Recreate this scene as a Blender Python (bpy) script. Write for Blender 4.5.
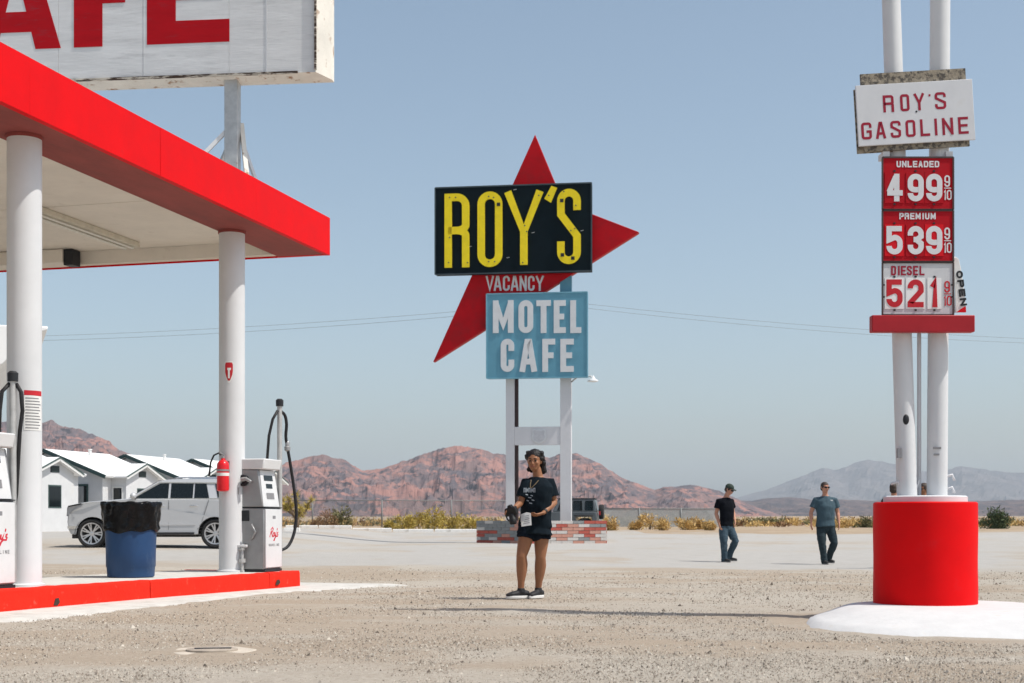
import bpy, bmesh, math, random
import numpy as np
from mathutils import Vector, Matrix, Euler
from mathutils.bvhtree import BVHTree

for _o in list(bpy.data.objects):
    bpy.data.objects.remove(_o, do_unlink=True)
S = bpy.context.scene
COL = S.collection
RNG = random.Random(7)
R = math.radians

# ------------------------------------------------------------------ camera, sky, sun, exposure
CAM_H = 0.87
FPX = 1422.0            # focal length in pixels (50 mm on 36 mm)
HZ = 520.0              # pixel row of the horizon
cam = bpy.data.cameras.new('camera')
cam.lens = 50.0; cam.sensor_width = 36.0
cam.shift_y = (HZ - 341.5) / 1024.0
cam.clip_start = 0.1; cam.clip_end = 40000.0
cam.dof.use_dof = True; cam.dof.focus_distance = 15.7; cam.dof.aperture_fstop = 5.0
camo = bpy.data.objects.new('camera', cam); COL.objects.link(camo)
camo.location = (0, 0, CAM_H); camo.rotation_euler = (R(90), 0, 0)
S.camera = camo

SUN_EL = R(58.0)
SUN_H = Vector((0.953, -0.302, 0)).normalized()
SUN_DIR = Vector((SUN_H.x * math.cos(SUN_EL), SUN_H.y * math.cos(SUN_EL), math.sin(SUN_EL)))
w = bpy.data.worlds.new('World'); S.world = w; w.use_nodes = True
nt = w.node_tree; nt.nodes.clear()
sky = nt.nodes.new('ShaderNodeTexSky'); sky.sky_type = 'NISHITA'; sky.sun_disc = False
sky.sun_elevation = SUN_EL; sky.sun_rotation = math.atan2(SUN_H.x, SUN_H.y)
sky.altitude = 200; sky.air_density = 1.0; sky.dust_density = 2.2; sky.ozone_density = 1.0
hsv = nt.nodes.new('ShaderNodeHueSaturation'); hsv.inputs['Saturation'].default_value = 0.84
hsv.inputs['Hue'].default_value = 0.489
bg = nt.nodes.new('ShaderNodeBackground'); bg.inputs['Strength'].default_value = 0.148
wo = nt.nodes.new('ShaderNodeOutputWorld')
nt.links.new(sky.outputs[0], hsv.inputs['Color']); nt.links.new(hsv.outputs[0], bg.inputs['Color'])
nt.links.new(bg.outputs[0], wo.inputs['Surface'])
sl = bpy.data.lights.new('sun', 'SUN'); sl.energy = 4.4; sl.angle = R(0.53); sl.color = (1.0, 0.955, 0.88)
so = bpy.data.objects.new('sun', sl); COL.objects.link(so)
so.rotation_euler = SUN_DIR.to_track_quat('Z', 'Y').to_euler(); so.location = (30, -20, 60)

S.render.engine = 'CYCLES'
S.view_settings.view_transform = 'Standard'; S.view_settings.look = 'None'
S.view_settings.exposure = 0.0; S.view_settings.gamma = 1.0; S.view_settings.use_curve_mapping = False
S.cycles.max_bounces = 8; S.cycles.transparent_max_bounces = 16; S.cycles.volume_bounces = 0

# ------------------------------------------------------------------ helpers
def X(px, d): return (px - 512.0) * d / FPX
def Zp(py, d): return CAM_H + (HZ - py) * d / FPX
def sst(t):
    t = min(1.0, max(0.0, t)); return t * t * (3 - 2 * t)

def hash2(ix, iy, seed):
    h = (ix.astype(np.int64) * 374761393 + iy.astype(np.int64) * 668265263 + seed * 1442695041) & 0x7fffffff
    h = ((h ^ (h >> 13)) * 1274126177) & 0x7fffffff
    return ((h ^ (h >> 16)) & 0xffff) / 65535.0
def vnoise(x, y, seed=0):
    x = np.asarray(x, float); y = np.asarray(y, float)
    ix = np.floor(x); iy = np.floor(y); fx = x - ix; fy = y - iy
    fx = fx * fx * (3 - 2 * fx); fy = fy * fy * (3 - 2 * fy)
    a = hash2(ix, iy, seed); b = hash2(ix + 1, iy, seed); c = hash2(ix, iy + 1, seed); d = hash2(ix + 1, iy + 1, seed)
    return (a + (b - a) * fx) * (1 - fy) + (c + (d - c) * fx) * fy
def fbm(x, y, oct=5, seed=0, ridged=False):
    s = 0.0; a = 0.5; f = 1.0
    for i in range(oct):
        n = vnoise(np.asarray(x) * f, np.asarray(y) * f, seed + i * 17)
        if ridged: n = 1 - np.abs(2 * n - 1)
        s = s + a * n; a *= 0.5; f *= 2.03
    return s

def gz_np(x, y):
    x = np.asarray(x, float); y = np.asarray(y, float)
    st = lambda t: np.clip(t, 0, 1) ** 2 * (3 - 2 * np.clip(t, 0, 1))
    left = 0.42 * st((y - 28) / 28) * st((-x - 4) / 6)
    far = 0.36 * st((y - 55) / 40) + 0.003 * np.maximum(0, y - 95)
    dip = -0.085 * np.exp(-((x - 6) / 4) ** 2 - ((y - 31) / 6) ** 2)
    dip = dip - 0.03 * np.exp(-((x + 2.7) / 2.5) ** 2 - ((y - 19) / 3) ** 2)
    return np.maximum(left, far) + dip
def gz(x, y): return float(gz_np(x, y))

# ---- materials
MATS = {}
def M(name, col, rough=0.6, metal=0.0, var=0.10, scale=6.0, bump=0.0, bscale=60.0, col2=None, thr=(0.55, 0.7),
      s2=3.0, spec=0.3, coat=0.0, stretch=(1, 1, 1), trans=0.0, rvar=0.1):
    if name in MATS: return MATS[name]
    m = bpy.data.materials.new(name); m.use_nodes = True
    t = m.node_tree; b = t.nodes['Principled BSDF']; L = t.links
    b.inputs['Roughness'].default_value = rough; b.inputs['Metallic'].default_value = metal
    b.inputs['Specular IOR Level'].default_value = spec; b.inputs['Coat Weight'].default_value = coat
    if trans: b.inputs['Transmission Weight'].default_value = trans
    tc = t.nodes.new('ShaderNodeTexCoord'); mp = t.nodes.new('ShaderNodeMapping')
    mp.inputs['Scale'].default_value = stretch
    L.new(tc.outputs['Object'], mp.inputs['Vector'])
    n1 = t.nodes.new('ShaderNodeTexNoise'); n1.inputs['Scale'].default_value = scale; n1.inputs['Detail'].default_value = 6
    n1.inputs['Roughness'].default_value = 0.65
    L.new(mp.outputs[0], n1.inputs['Vector'])
    mr = t.nodes.new('ShaderNodeMapRange'); mr.inputs['From Min'].default_value = 0.3; mr.inputs['From Max'].default_value = 0.7
    mr.inputs['To Min'].default_value = 1 - var; mr.inputs['To Max'].default_value = 1 + var
    L.new(n1.outputs['Fac'], mr.inputs['Value'])
    mul = t.nodes.new('ShaderNodeMix'); mul.data_type = 'RGBA'; mul.blend_type = 'MULTIPLY'; mul.inputs['Factor'].default_value = 1
    mul.inputs['A'].default_value = (*col, 1); L.new(mr.outputs[0], mul.inputs['B'])
    out = mul.outputs['Result']
    if col2 is not None:
        n2 = t.nodes.new('ShaderNodeTexNoise'); n2.inputs['Scale'].default_value = s2; n2.inputs['Detail'].default_value = 9
        n2.inputs['Roughness'].default_value = 0.7; L.new(mp.outputs[0], n2.inputs['Vector'])
        r2 = t.nodes.new('ShaderNodeMapRange'); r2.inputs['From Min'].default_value = thr[0]; r2.inputs['From Max'].default_value = thr[1]
        L.new(n2.outputs['Fac'], r2.inputs['Value'])
        mx = t.nodes.new('ShaderNodeMix'); mx.data_type = 'RGBA'; L.new(r2.outputs[0], mx.inputs['Factor'])
        L.new(out, mx.inputs['A']); mx.inputs['B'].default_value = (*col2, 1); out = mx.outputs['Result']
    L.new(out, b.inputs['Base Color'])
    rr = t.nodes.new('ShaderNodeMapRange'); rr.inputs['To Min'].default_value = max(0.02, rough - rvar); rr.inputs['To Max'].default_value = min(1, rough + rvar * 1.2)
    L.new(n1.outputs['Fac'], rr.inputs['Value']); L.new(rr.outputs[0], b.inputs['Roughness'])
    if bump > 0:
        n3 = t.nodes.new('ShaderNodeTexNoise'); n3.inputs['Scale'].default_value = bscale; n3.inputs['Detail'].default_value = 5
        L.new(mp.outputs[0], n3.inputs['Vector'])
        bp = t.nodes.new('ShaderNodeBump'); bp.inputs['Strength'].default_value = bump; bp.inputs['Distance'].default_value = 0.01
        L.new(n3.outputs['Fac'], bp.inputs['Height']); L.new(bp.outputs[0], b.inputs['Normal'])
    MATS[name] = m
    return m

def island_mat(name, ramp, rough=0.9):
    """colour picked per loose piece of geometry"""
    m = bpy.data.materials.new(name); m.use_nodes = True
    t = m.node_tree; b = t.nodes['Principled BSDF']; b.inputs['Roughness'].default_value = rough
    b.inputs['Specular IOR Level'].default_value = 0.2
    g = t.nodes.new('ShaderNodeNewGeometry'); cr = t.nodes.new('ShaderNodeValToRGB')
    el = cr.color_ramp.elements
    el[0].position = ramp[0][0]; el[0].color = (*ramp[0][1], 1); el[1].position = ramp[-1][0]; el[1].color = (*ramp[-1][1], 1)
    for p, c in ramp[1:-1]:
        e = el.new(p); e.color = (*c, 1)
    t.links.new(g.outputs['Random Per Island'], cr.inputs[0]); t.links.new(cr.outputs[0], b.inputs['Base Color'])
    return m

# ---- mesh builder
class MB:
    def __init__(s): s.v = []; s.f = []
    def add(s, vs, fs):
        o = len(s.v); s.v += [tuple(p) for p in vs]; s.f += [tuple(i + o for i in f) for f in fs]; return s
    def box(s, x0, x1, y0, y1, z0, z1, mat=None):
        vs = [(x, y, z) for z in (z0, z1) for y in (y0, y1) for x in (x0, x1)]
        if mat is not None: vs = [mat @ Vector(p) for p in vs]
        return s.add(vs, [(0, 2, 3, 1), (4, 5, 7, 6), (0, 1, 5, 4), (2, 6, 7, 3), (0, 4, 6, 2), (1, 3, 7, 5)])
    def bar(s, a, b, wd, ht, up=(0, 0, 1)):
        a = Vector(a); b = Vector(b); t = (b - a).normalized(); u = Vector(up)
        if abs(t.dot(u)) > 0.98: u = Vector((0, 1, 0))
        sd = t.cross(u).normalized(); u = sd.cross(t)
        vs = [p + sd * i * wd / 2 + u * j * ht / 2 for p in (a, b) for i, j in ((-1, -1), (1, -1), (1, 1), (-1, 1))]
        return s.add(vs, [(3, 2, 1, 0), (4, 5, 6, 7), (0, 1, 5, 4), (1, 2, 6, 5), (2, 3, 7, 6), (3, 0, 4, 7)])
    def prism(s, poly, y0, y1, swap='xz'):
        """closed 2-D outline in the x-z plane extruded in y (or x-y in z)"""
        n = len(poly)
        if swap == 'xz': vs = [(p[0], y0, p[1]) for p in poly] + [(p[0], y1, p[1]) for p in poly]
        else: vs = [(p[0], p[1], y0) for p in poly] + [(p[0], p[1], y1) for p in poly]
        fs = [tuple(range(n)), tuple(range(2 * n - 1, n - 1, -1))] + [(i, i + n, (i + 1) % n + n, (i + 1) % n) for i in range(n)]
        return s.add(vs, fs)
    def tube(s, pts, rad, n=10, hint=(0, 1, 0), closed_ends=True, round_ends=False):
        pts = [Vector(p) for p in pts]; k = len(pts)
        if not isinstance(rad, (list, tuple)): rad = [rad] * k
        rad = [r if isinstance(r, (list, tuple)) else (r, r) for r in rad]
        if round_ends:
            t0 = (pts[0] - pts[1]).normalized(); t1 = (pts[-1] - pts[-2]).normalized()
            a0 = rad[0]; a1 = rad[-1]
            pre = [(pts[0] + t0 * min(a0) * m, (a0[0] * q, a0[1] * q)) for m, q in ((0.9, 0.35), (0.6, 0.75))]
            post = [(pts[-1] + t1 * min(a1) * m, (a1[0] * q, a1[1] * q)) for m, q in ((0.6, 0.75), (0.9, 0.35))]
            pts = [p for p, r in pre] + pts + [p for p, r in post]; rad = [r for p, r in pre] + list(rad) + [r for p, r in post]
            k = len(pts)
        vs = []; prev = None
        for i in range(k):
            t = (pts[min(i + 1, k - 1)] - pts[max(i - 1, 0)]).normalized()
            h = Vector(hint) if prev is None else prev
            if abs(t.dot(h)) > 0.99: h = Vector((1, 0, 0)) if abs(t.x) < 0.9 else Vector((0, 0, 1))
            e2 = (h - t * t.dot(h)).normalized(); e1 = e2.cross(t)
            prev = e2
            for j in range(n):
                a = 2 * math.pi * j / n
                vs.append(pts[i] + e1 * math.cos(a) * rad[i][0] + e2 * math.sin(a) * rad[i][1])
        fs = [(i * n + j, i * n + (j + 1) % n, (i + 1) * n + (j + 1) % n, (i + 1) * n + j) for i in range(k - 1) for j in range(n)]
        if closed_ends: fs += [tuple(range(n - 1, -1, -1)), tuple((k - 1) * n + j for j in range(n))]
        return s.add(vs, fs)
    def lathe(s, prof, n=24, c=(0, 0, 0), cap=True, axis='z'):
        vs = []
        for r, z in prof:
            for j in range(n):
                a = 2 * math.pi * j / n
                p = (r * math.cos(a), r * math.sin(a), z)
                if axis == 'y': p = (p[0], -p[2], p[1])
                if axis == 'x': p = (p[2], p[1], p[0])
                vs.append((p[0] + c[0], p[1] + c[1], p[2] + c[2]))
        k = len(prof)
        fs = [(i * n + j, i * n + (j + 1) % n, (i + 1) * n + (j + 1) % n, (i + 1) * n + j) for i in range(k - 1) for j in range(n)]
        if cap: fs += [tuple(range(n - 1, -1, -1)), tuple((k - 1) * n + j for j in range(n))]
        return s.add(vs, fs)
    def ell(s, c, rx, ry, rz, rot=None, n=14, m=9):
        vs = []; c = Vector(c)
        for i in range(m + 1):
            th = math.pi * i / m
            for j in range(n):
                a = 2 * math.pi * j / n
                p = Vector((rx * math.sin(th) * math.cos(a), ry * math.sin(th) * math.sin(a), rz * math.cos(th)))
                if i in (0, m): p = Vector((rx * 1e-3 * math.cos(a), ry * 1e-3 * math.sin(a), rz * math.cos(th)))
                if rot is not None: p = rot @ p
                vs.append(c + p)
        fs = [(i * n + j, (i + 1) * n + j, (i + 1) * n + (j + 1) % n, i * n + (j + 1) % n) for i in range(m) for j in range(n)]
        fs += [tuple(range(n)), tuple(m * n + j for j in range(n - 1, -1, -1))]
        return s.add(vs, fs)
    def mesh(s, name):
        me = bpy.data.meshes.new(name); me.from_pydata(s.v, [], s.f); me.validate(); return me
    def build(s, name, mat, parent=None, smooth=False, bevel=0.0, seg=2, fixn=True, loc=None, rot=None):
        me = s.mesh(name)
        if fixn:
            bm = bmesh.new(); bm.from_mesh(me); bmesh.ops.recalc_face_normals(bm, faces=bm.faces); bm.to_mesh(me); bm.free()
        return link(name, me, mat, parent, smooth, bevel, seg, loc, rot)

def link(name, me, mat, parent=None, smooth=False, bevel=0.0, seg=2, loc=None, rot=None):
    o = bpy.data.objects.new(name, me); COL.objects.link(o)
    if mat is not None and not me.materials: me.materials.append(mat)
    if smooth:
        me.shade_smooth()
        if smooth == 'auto': me.set_sharp_from_angle(angle=R(38))
    if bevel > 0:
        b = o.modifiers.new('bevel', 'BEVEL'); b.width = bevel; b.segments = seg; b.limit_method = 'ANGLE'; b.angle_limit = R(35)
        if not smooth: me.shade_smooth(); me.set_sharp_from_angle(angle=R(38))
    if parent is not None: o.parent = parent
    if loc is not None: o.location = loc
    if rot is not None: o.rotation_euler = rot
    return o
def tag(o, label=None, cat=None, group=None, kind=None):
    if label: o['label'] = label
    if cat: o['category'] = cat
    if group: o['group'] = group
    if kind: o['kind'] = kind
    return o
def empty(name, loc=(0, 0, 0), rz=0.0, label=None, cat=None, group=None):
    o = bpy.data.objects.new(name, None); COL.objects.link(o); o.location = loc; o.rotation_euler = (0, 0, rz)
    o.empty_display_size = 0.2
    return tag(o, label, cat, group)
def copy_tree(o, parent=None):
    c = o.copy(); COL.objects.link(c); c.parent = parent
    for ch in o.children: copy_tree(ch, c)
    return c
def on_plane(px, py, O, rz, yoff=0.0):
    """photo measurement -> local (x, z) on the upright plane through O turned by rz"""
    t = Vector((math.cos(rz), math.sin(rz), 0)); n = Vector((-math.sin(rz), math.cos(rz), 0))
    P0 = Vector(O) + n * yoff
    D = Vector(((px - 512) / FPX, 1, (HZ - py) / FPX)); C = Vector((0, 0, CAM_H))
    k = (P0 - C).dot(n) / D.dot(n); Q = C + D * k
    return ((Q - Vector(O)).dot(t), Q.z - O[2])

# ---- stroke lettering: every character is built from its own centre lines
def arc(cx, cy, rx, ry, a0, a1, n=7):
    return [(cx + rx * math.cos(R(a0 + (a1 - a0) * i / n)), cy + ry * math.sin(R(a0 + (a1 - a0) * i / n))) for i in range(n + 1)]
def glyph(ch, w, h, t, rnd=1.0):
    W = w - t; H = h - t; r = min(W / 2, H / 2) * rnd; rs = min(W / 2, H / 4) * rnd
    m = H * 0.5
    def top_arc(): return arc(W - r, H - r, r, r, 0, 90) + arc(r, H - r, r, r, 90, 180)
    def bot_arc(): return arc(r, r, r, r, 180, 270) + arc(W - r, r, r, r, 270, 360)
    G = {
        'O': [[(W, H / 2)] + top_arc() + bot_arc() + [(W, H / 2)]], '0': [[(W, H / 2)] + top_arc() + bot_arc() + [(W, H / 2)]],
        'R': [[(0, -t / 2), (0, H), (W - rs, H)] + arc(W - rs, H - rs, rs, rs, 90, 0) + arc(W - rs, m + rs * 0.6, rs, rs * 0.6, 0, -90) + [(0, m)],
              [(W * 0.4, m)] + arc(W - rs, m - rs * 0.6, rs, rs * 0.6, 90, 0) + [(W, -t / 2)]],
        'P': [[(0, -t / 2), (0, H), (W - rs, H)] + arc(W - rs, H - rs, rs, rs, 90, 0) + arc(W - rs, m * 0.9 + rs, rs, rs, 0, -90) + [(0, m * 0.9)]],
        'S': [[(W, H * 0.74)] + top_arc() + [(0, H * 0.68), (W, H * 0.36)] + list(reversed(bot_arc())) + [(0, H * 0.28)]],
        'Y': [[(-t * 0.1, H + t / 2), (W / 2, H * 0.43), (W + t * 0.1, H + t / 2)], [(W / 2, H * 0.5), (W / 2, -t / 2)]],
        'V': [[(0, H + t / 2), (W / 2, 0), (W, H + t / 2)]],
        'A': [[(0, -t / 2), (W * 0.42, H), (W * 0.58, H), (W, -t / 2)], [(W * 0.15, H * 0.27), (W * 0.85, H * 0.27)]],
        'C': [[(W, H * 0.66)] + top_arc() + bot_arc() + [(W, H * 0.34)]],
        'G': [[(W, H * 0.70)] + top_arc() + bot_arc() + [(W, H * 0.45), (W * 0.5, H * 0.45)]],
        'N': [[(0, -t / 2), (0, H + t / 2)], [(0, H), (W, 0)], [(W, -t / 2), (W, H + t / 2)]],
        'M': [[(0, -t / 2), (0, H + t / 2)], [(0, H), (W / 2, H * 0.22), (W, H)], [(W, -t / 2), (W, H + t / 2)]],
        'T': [[(-t / 2, H), (W + t / 2, H)], [(W / 2, H), (W / 2, -t / 2)]],
        'E': [[(W + t / 2, 0), (0, 0), (0, H), (W + t / 2, H)], [(0, m), (W + t * 0.2, m)]],
        'F': [[(0, -t / 2), (0, H), (W + t / 2, H)], [(0, m), (W + t * 0.2, m)]],
        'L': [[(0, H + t / 2), (0, 0), (W + t / 2, 0)]],
        'I': [[(W / 2, -t / 2), (W / 2, H + t / 2)]],
        'U': [[(0, H + t / 2)] + bot_arc() + [(W, H + t / 2)]],
        'D': [[(0, 0), (0, H), (W - r, H)] + arc(W - r, H - r, r, r, 90, 0) + arc(W - r, r, r, r, 0, -90) + [(0, 0)]],
        '1': [[(W * 0.1, H * 0.78), (W * 0.55, H), (W * 0.55, -t / 2)]],
        '2': [[(0, H * 0.72)] + list(reversed(top_arc())) + [(W, H * 0.6), (0, H * 0.08), (0, 0), (W + t / 2, 0)]],
        '3': [[(0, H * 0.70)] + list(reversed(top_arc())) + [(W, H * 0.66), (W * 0.62, H * 0.53), (W * 0.3, H * 0.53)], [(W * 0.62, H * 0.50), (W, H * 0.36)] + list(reversed(bot_arc())) + [(0, H * 0.30)]],
        '4': [[(W * 0.70, -t / 2), (W * 0.70, H + t / 2)], [(W * 0.62, H), (0, H * 0.30)], [(-t * 0.35, H * 0.26), (W + t / 2, H * 0.26)]],
        '5': [[(W + t / 3, H), (0, H), (0, H * 0.52), (W * 0.5, H * 0.62)] + arc(W * 0.5, H * 0.62 - r, r, r, 90, 0) + list(reversed(bot_arc())) + [(0, H * 0.25)]],
        '9': [[(W, H * 0.6)] + top_arc() + arc(r, H * 0.40 + r * 0.7, r, r * 0.7, 180, 270) + [(W, H * 0.42)], [(W, H * 0.72)] + list(reversed(bot_arc())) + [(0, H * 0.25)]],
        "'": [[(W * 0.9, H + t / 2), (W * 0.1, -t / 2)]],
    }
    return [[(x + t / 2, y + t / 2) for x, y in pl] for pl in G[ch]]
def stroke_mesh(mb, pl, t, y0, y1, org=(0, 0), shear=0.0):
    pts = []
    for p in pl:
        if not pts or (abs(p[0] - pts[-1][0]) + abs(p[1] - pts[-1][1])) > 1e-5: pts.append(p)
    n = len(pts); closed = abs(pts[0][0] - pts[-1][0]) + abs(pts[0][1] - pts[-1][1]) < 1e-4
    L = []; Rr = []
    for i in range(n):
        if closed: a = pts[i - 1] if i > 0 else pts[-2]; b = pts[i + 1] if i < n - 1 else pts[1]
        else: a = pts[max(i - 1, 0)]; b = pts[min(i + 1, n - 1)]
        p = pts[i]
        d1 = Vector((p[0] - a[0], p[1] - a[1])); d2 = Vector((b[0] - p[0], b[1] - p[1]))
        if d1.length < 1e-9: d1 = d2.copy()
        if d2.length < 1e-9: d2 = d1.copy()
        d1.normalize(); d2.normalize(); n1 = Vector((-d1.y, d1.x)); n2 = Vector((-d2.y, d2.x)); mm = n1 + n2
        if mm.length < 1e-6: mm = n1
        mm.normalize(); k = t / 2 / max(0.45, mm.dot(n1))
        L.append((p[0] + mm.x * k, p[1] + mm.y * k)); Rr.append((p[0] - mm.x * k, p[1] - mm.y * k))
    f = lambda q, y: (org[0] + q[0] + shear * q[1], y, org[1] + q[1])
    vs = []
    for i in range(n): vs += [f(L[i], y0), f(Rr[i], y0), f(L[i], y1), f(Rr[i], y1)]
    fs = []
    for i in range(n - 1):
        a = 4 * i; b = a + 4
        fs += [(a, b, b + 1, a + 1), (a, a + 2, b + 2, b), (a + 1, b + 1, b + 3, a + 3), (a + 2, a + 3, b + 3, b + 2)]
    if not closed: fs += [(0, 1, 3, 2), (4 * n - 4, 4 * n - 2, 4 * n - 1, 4 * n - 3)]
    mb.add(vs, fs)
def letter(ch, x, z, w, h, t, yfront, depth, mat, parent, rnd=1.0, shear=0.0, name='letter', bevel=0.0):
    """one raised character; its front face lies at y = yfront - depth"""
    mb = MB()
    for i, pl in enumerate(glyph(ch, w, h, t, rnd)):
        stroke_mesh(mb, pl, t, yfront - depth - 0.0007 * i, yfront - 0.0005, (x, z), shear)
    return mb.build(name, mat, parent)

# ------------------------------------------------------------------ ground
def ground_material():
    m = bpy.data.materials.new('desert_ground'); m.use_nodes = True
    t = m.node_tree; L = t.links; b = t.nodes['Principled BSDF']
    b.inputs['Roughness'].default_value = 0.95; b.inputs['Specular IOR Level'].default_value = 0.15
    tc = t.nodes.new('ShaderNodeTexCoord')
    def noise(scale, detail=6, rough=0.65, vec=None):
        n = t.nodes.new('ShaderNodeTexNoise'); n.inputs['Scale'].default_value = scale
        n.inputs['Detail'].default_value = detail; n.inputs['Roughness'].default_value = rough
        L.new(vec if vec else tc.outputs['Object'], n.inputs['Vector']); return n
    def rng(src, a, c, lo=0.0, hi=1.0):
        r = t.nodes.new('ShaderNodeMapRange'); r.inputs['From Min'].default_value = a; r.inputs['From Max'].default_value = c
        r.inputs['To Min'].default_value = lo; r.inputs['To Max'].default_value = hi; L.new(src, r.inputs['Value']); return r.outputs[0]
    def mix(f, A, B, mode='MIX'):
        x = t.nodes.new('ShaderNodeMix'); x.data_type = 'RGBA'; x.blend_type = mode
        if isinstance(f, float): x.inputs['Factor'].default_value = f
        else: L.new(f, x.inputs['Factor'])
        for s, v in (('A', A), ('B', B)):
            if isinstance(v, tuple): x.inputs[s].default_value = (*v, 1)
            else: L.new(v, x.inputs[s])
        return x.outputs['Result']
    # gravelly dirt
    n_big = noise(0.35, 5); n_mid = noise(2.2, 7); n_fine = noise(24, 6, 0.75); n_vf = noise(95, 4, 0.8)
    dirt = mix(rng(n_mid.outputs['Fac'], 0.35, 0.68), (0.455, 0.405, 0.342), (0.37, 0.315, 0.252))
    dirt = mix(rng(n_big.outputs['Fac'], 0.42, 0.62), dirt, (0.48, 0.44, 0.38))
    dirt = mix(rng(n_fine.outputs['Fac'], 0.3, 0.72), mix(0.55, dirt, (0.24, 0.20, 0.155)), mix(0.4, dirt, (0.60, 0.55, 0.475)))
    vo = t.nodes.new('ShaderNodeTexVoronoi'); vo.inputs['Scale'].default_value = 34; L.new(tc.outputs['Object'], vo.inputs['Vector'])
    sp = rng(vo.outputs['Distance'], 0.16, 0.24, 1, 0)
    dirt = mix(sp, dirt, mix(vo.outputs['Color'], (0.16, 0.14, 0.12), (0.62, 0.57, 0.5)))
    # pale worn asphalt and chip seal
    asp = mix(rng(n_mid.outputs['Fac'], 0.3, 0.7), (0.385, 0.37, 0.35), (0.47, 0.455, 0.43))
    asp = mix(rng(n_fine.outputs['Fac'], 0.35, 0.7), mix(0.35, asp, (0.35, 0.33, 0.3)), asp)
    # desert soil
    des = mix(rng(n_big.outputs['Fac'], 0.35, 0.65), (0.42, 0.33, 0.235), (0.34, 0.255, 0.175))
    des = mix(rng(n_mid.outputs['Fac'], 0.55, 0.75), des, (0.28, 0.225, 0.14))
    at = t.nodes.new('ShaderNodeAttribute'); at.attribute_name = 'cover'
    se = t.nodes.new('ShaderNodeSeparateColor'); L.new(at.outputs['Color'], se.inputs[0])
    col = mix(se.outputs[0], dirt, asp); col = mix(se.outputs[1], col, des)
    col = mix(se.outputs[2], col, mix(rng(n_fine.outputs['Fac'], 0.35, 0.7), (0.33, 0.265, 0.20), (0.415, 0.345, 0.27)))
    L.new(col, b.inputs['Base Color'])
    bp = t.nodes.new('ShaderNodeBump'); bp.inputs['Strength'].default_value = 0.75; bp.inputs['Distance'].default_value = 0.018
    ad = t.nodes.new('ShaderNodeMath'); ad.operation = 'ADD'; L.new(n_fine.outputs['Fac'], ad.inputs[0])
    mu = t.nodes.new('ShaderNodeMath'); mu.operation = 'MULTIPLY'; mu.inputs[1].default_value = 0.5; L.new(n_vf.outputs['Fac'], mu.inputs[0])
    L.new(mu.outputs[0], ad.inputs[1]); L.new(ad.outputs[0], bp.inputs['Height']); L.new(bp.outputs[0], b.inputs['Normal'])
    return m

def axis_lines(lo, hi, step, far, grow):
    a = list(np.arange(lo, hi + step / 2, step)); s = step; p = hi
    while p < far: s *= grow; p += s; a.append(p)
    return a
xs_pos = axis_lines(0, 11, 0.11, 14000, 1.16)
xs = np.array([-x for x in reversed(xs_pos[1:])] + xs_pos)
ys = np.array([-y for y in reversed(axis_lines(0, 5, 0.8, 400, 1.3)[1:])] + axis_lines(0, 6, 0.5, 6, 1) + axis_lines(6.11, 26, 0.11, 13500, 1.035)[0:])
GX, GY = np.meshgrid(xs, ys)
near = np.clip((60 - GY) / 30, 0, 1) * np.clip((40 - np.abs(GX)) / 20, 0, 1)
rough_mask = np.clip((26 + 3 * vnoise(GX * 0.3, GX * 0 + 3, 5) - GY) / 3, 0, 1)
GZ = gz_np(GX, GY) + near * (fbm(GX * 0.9, GY * 0.9, 4, 3) - 0.47) * 0.03 + near * rough_mask * (fbm(GX * 5.0, GY * 5.0, 3, 9) - 0.44) * 0.022
# the dirt scraped up along the edge of the paving
GZ = GZ + near * 0.02 * np.exp(-((GY - 25.5 - 1.2 * vnoise(GX * 0.25, GX * 0, 8)) / 0.7) ** 2)
nx = len(xs); ny = len(ys)
V = np.stack([GX.ravel(), GY.ravel(), GZ.ravel()], 1)
ii = np.arange(ny - 1)[:, None] * nx + np.arange(nx - 1)[None, :]
F = np.stack([ii, ii + 1, ii + nx + 1, ii + nx], -1).reshape(-1, 4)
gm = bpy.data.meshes.new('ground'); gm.from_pydata(V.tolist(), [], F.tolist())
# what covers the ground: red = worn asphalt, green = desert soil, blue = brown loose dirt
wob = (fbm(GX * 0.22, GY * 0.22, 5, 21) - 0.48)
stp = lambda t: np.clip(t, 0, 1) ** 2 * (3 - 2 * np.clip(t, 0, 1))
edge_near = 24.5 + 9 * wob + np.where(GX < -3, (-GX - 3) * 0.55, 0)
asph = stp((GY - edge_near) / 2.2) * (0.93 - 0.5 * stp((fbm(GX * 0.5, GY * 0.25, 5, 31) - 0.5) / 0.12))
edge_far = np.where(GX < 7, 79.0, 74 + 0.0 * GX) + 14 * wob
desert = stp((GY - edge_far) / 2.0)
tracks = np.zeros_like(GX)
for yc, wd, sd in ((15.8, 0.5, 1), (17.3, 0.35, 2), (20.5, 0.5, 3), (13.0, 0.3, 4), (22.8, 0.6, 5), (9.4, 0.3, 6)):
    yy = yc + 1.6 * (vnoise(GX * 0.12, GX * 0 + sd, 40 + sd) - 0.5) + 0.05 * GX
    tracks += np.exp(-((GY - yy) / wd) ** 2) * stp((vnoise(GX * 0.3, GX * 0 + sd * 3.3, 60 + sd) - 0.3) / 0.4)
patch = stp((fbm(GX * 0.35, GY * 0.55, 5, 77) - 0.5) / 0.1) * 0.75
brown = np.clip(tracks * 0.8 + patch, 0, 0.9) * (1 - asph) * (1 - desert)
at = gm.color_attributes.new('cover', 'FLOAT_COLOR', 'POINT')
cols = np.stack([asph.ravel(), desert.ravel(), brown.ravel(), np.ones(GX.size)], 1).astype(np.float32)
at.data.foreach_set('color', cols.ravel())
gm.shade_smooth()
ground = link('ground', gm, ground_material()); tag(ground, kind='structure')

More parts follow.
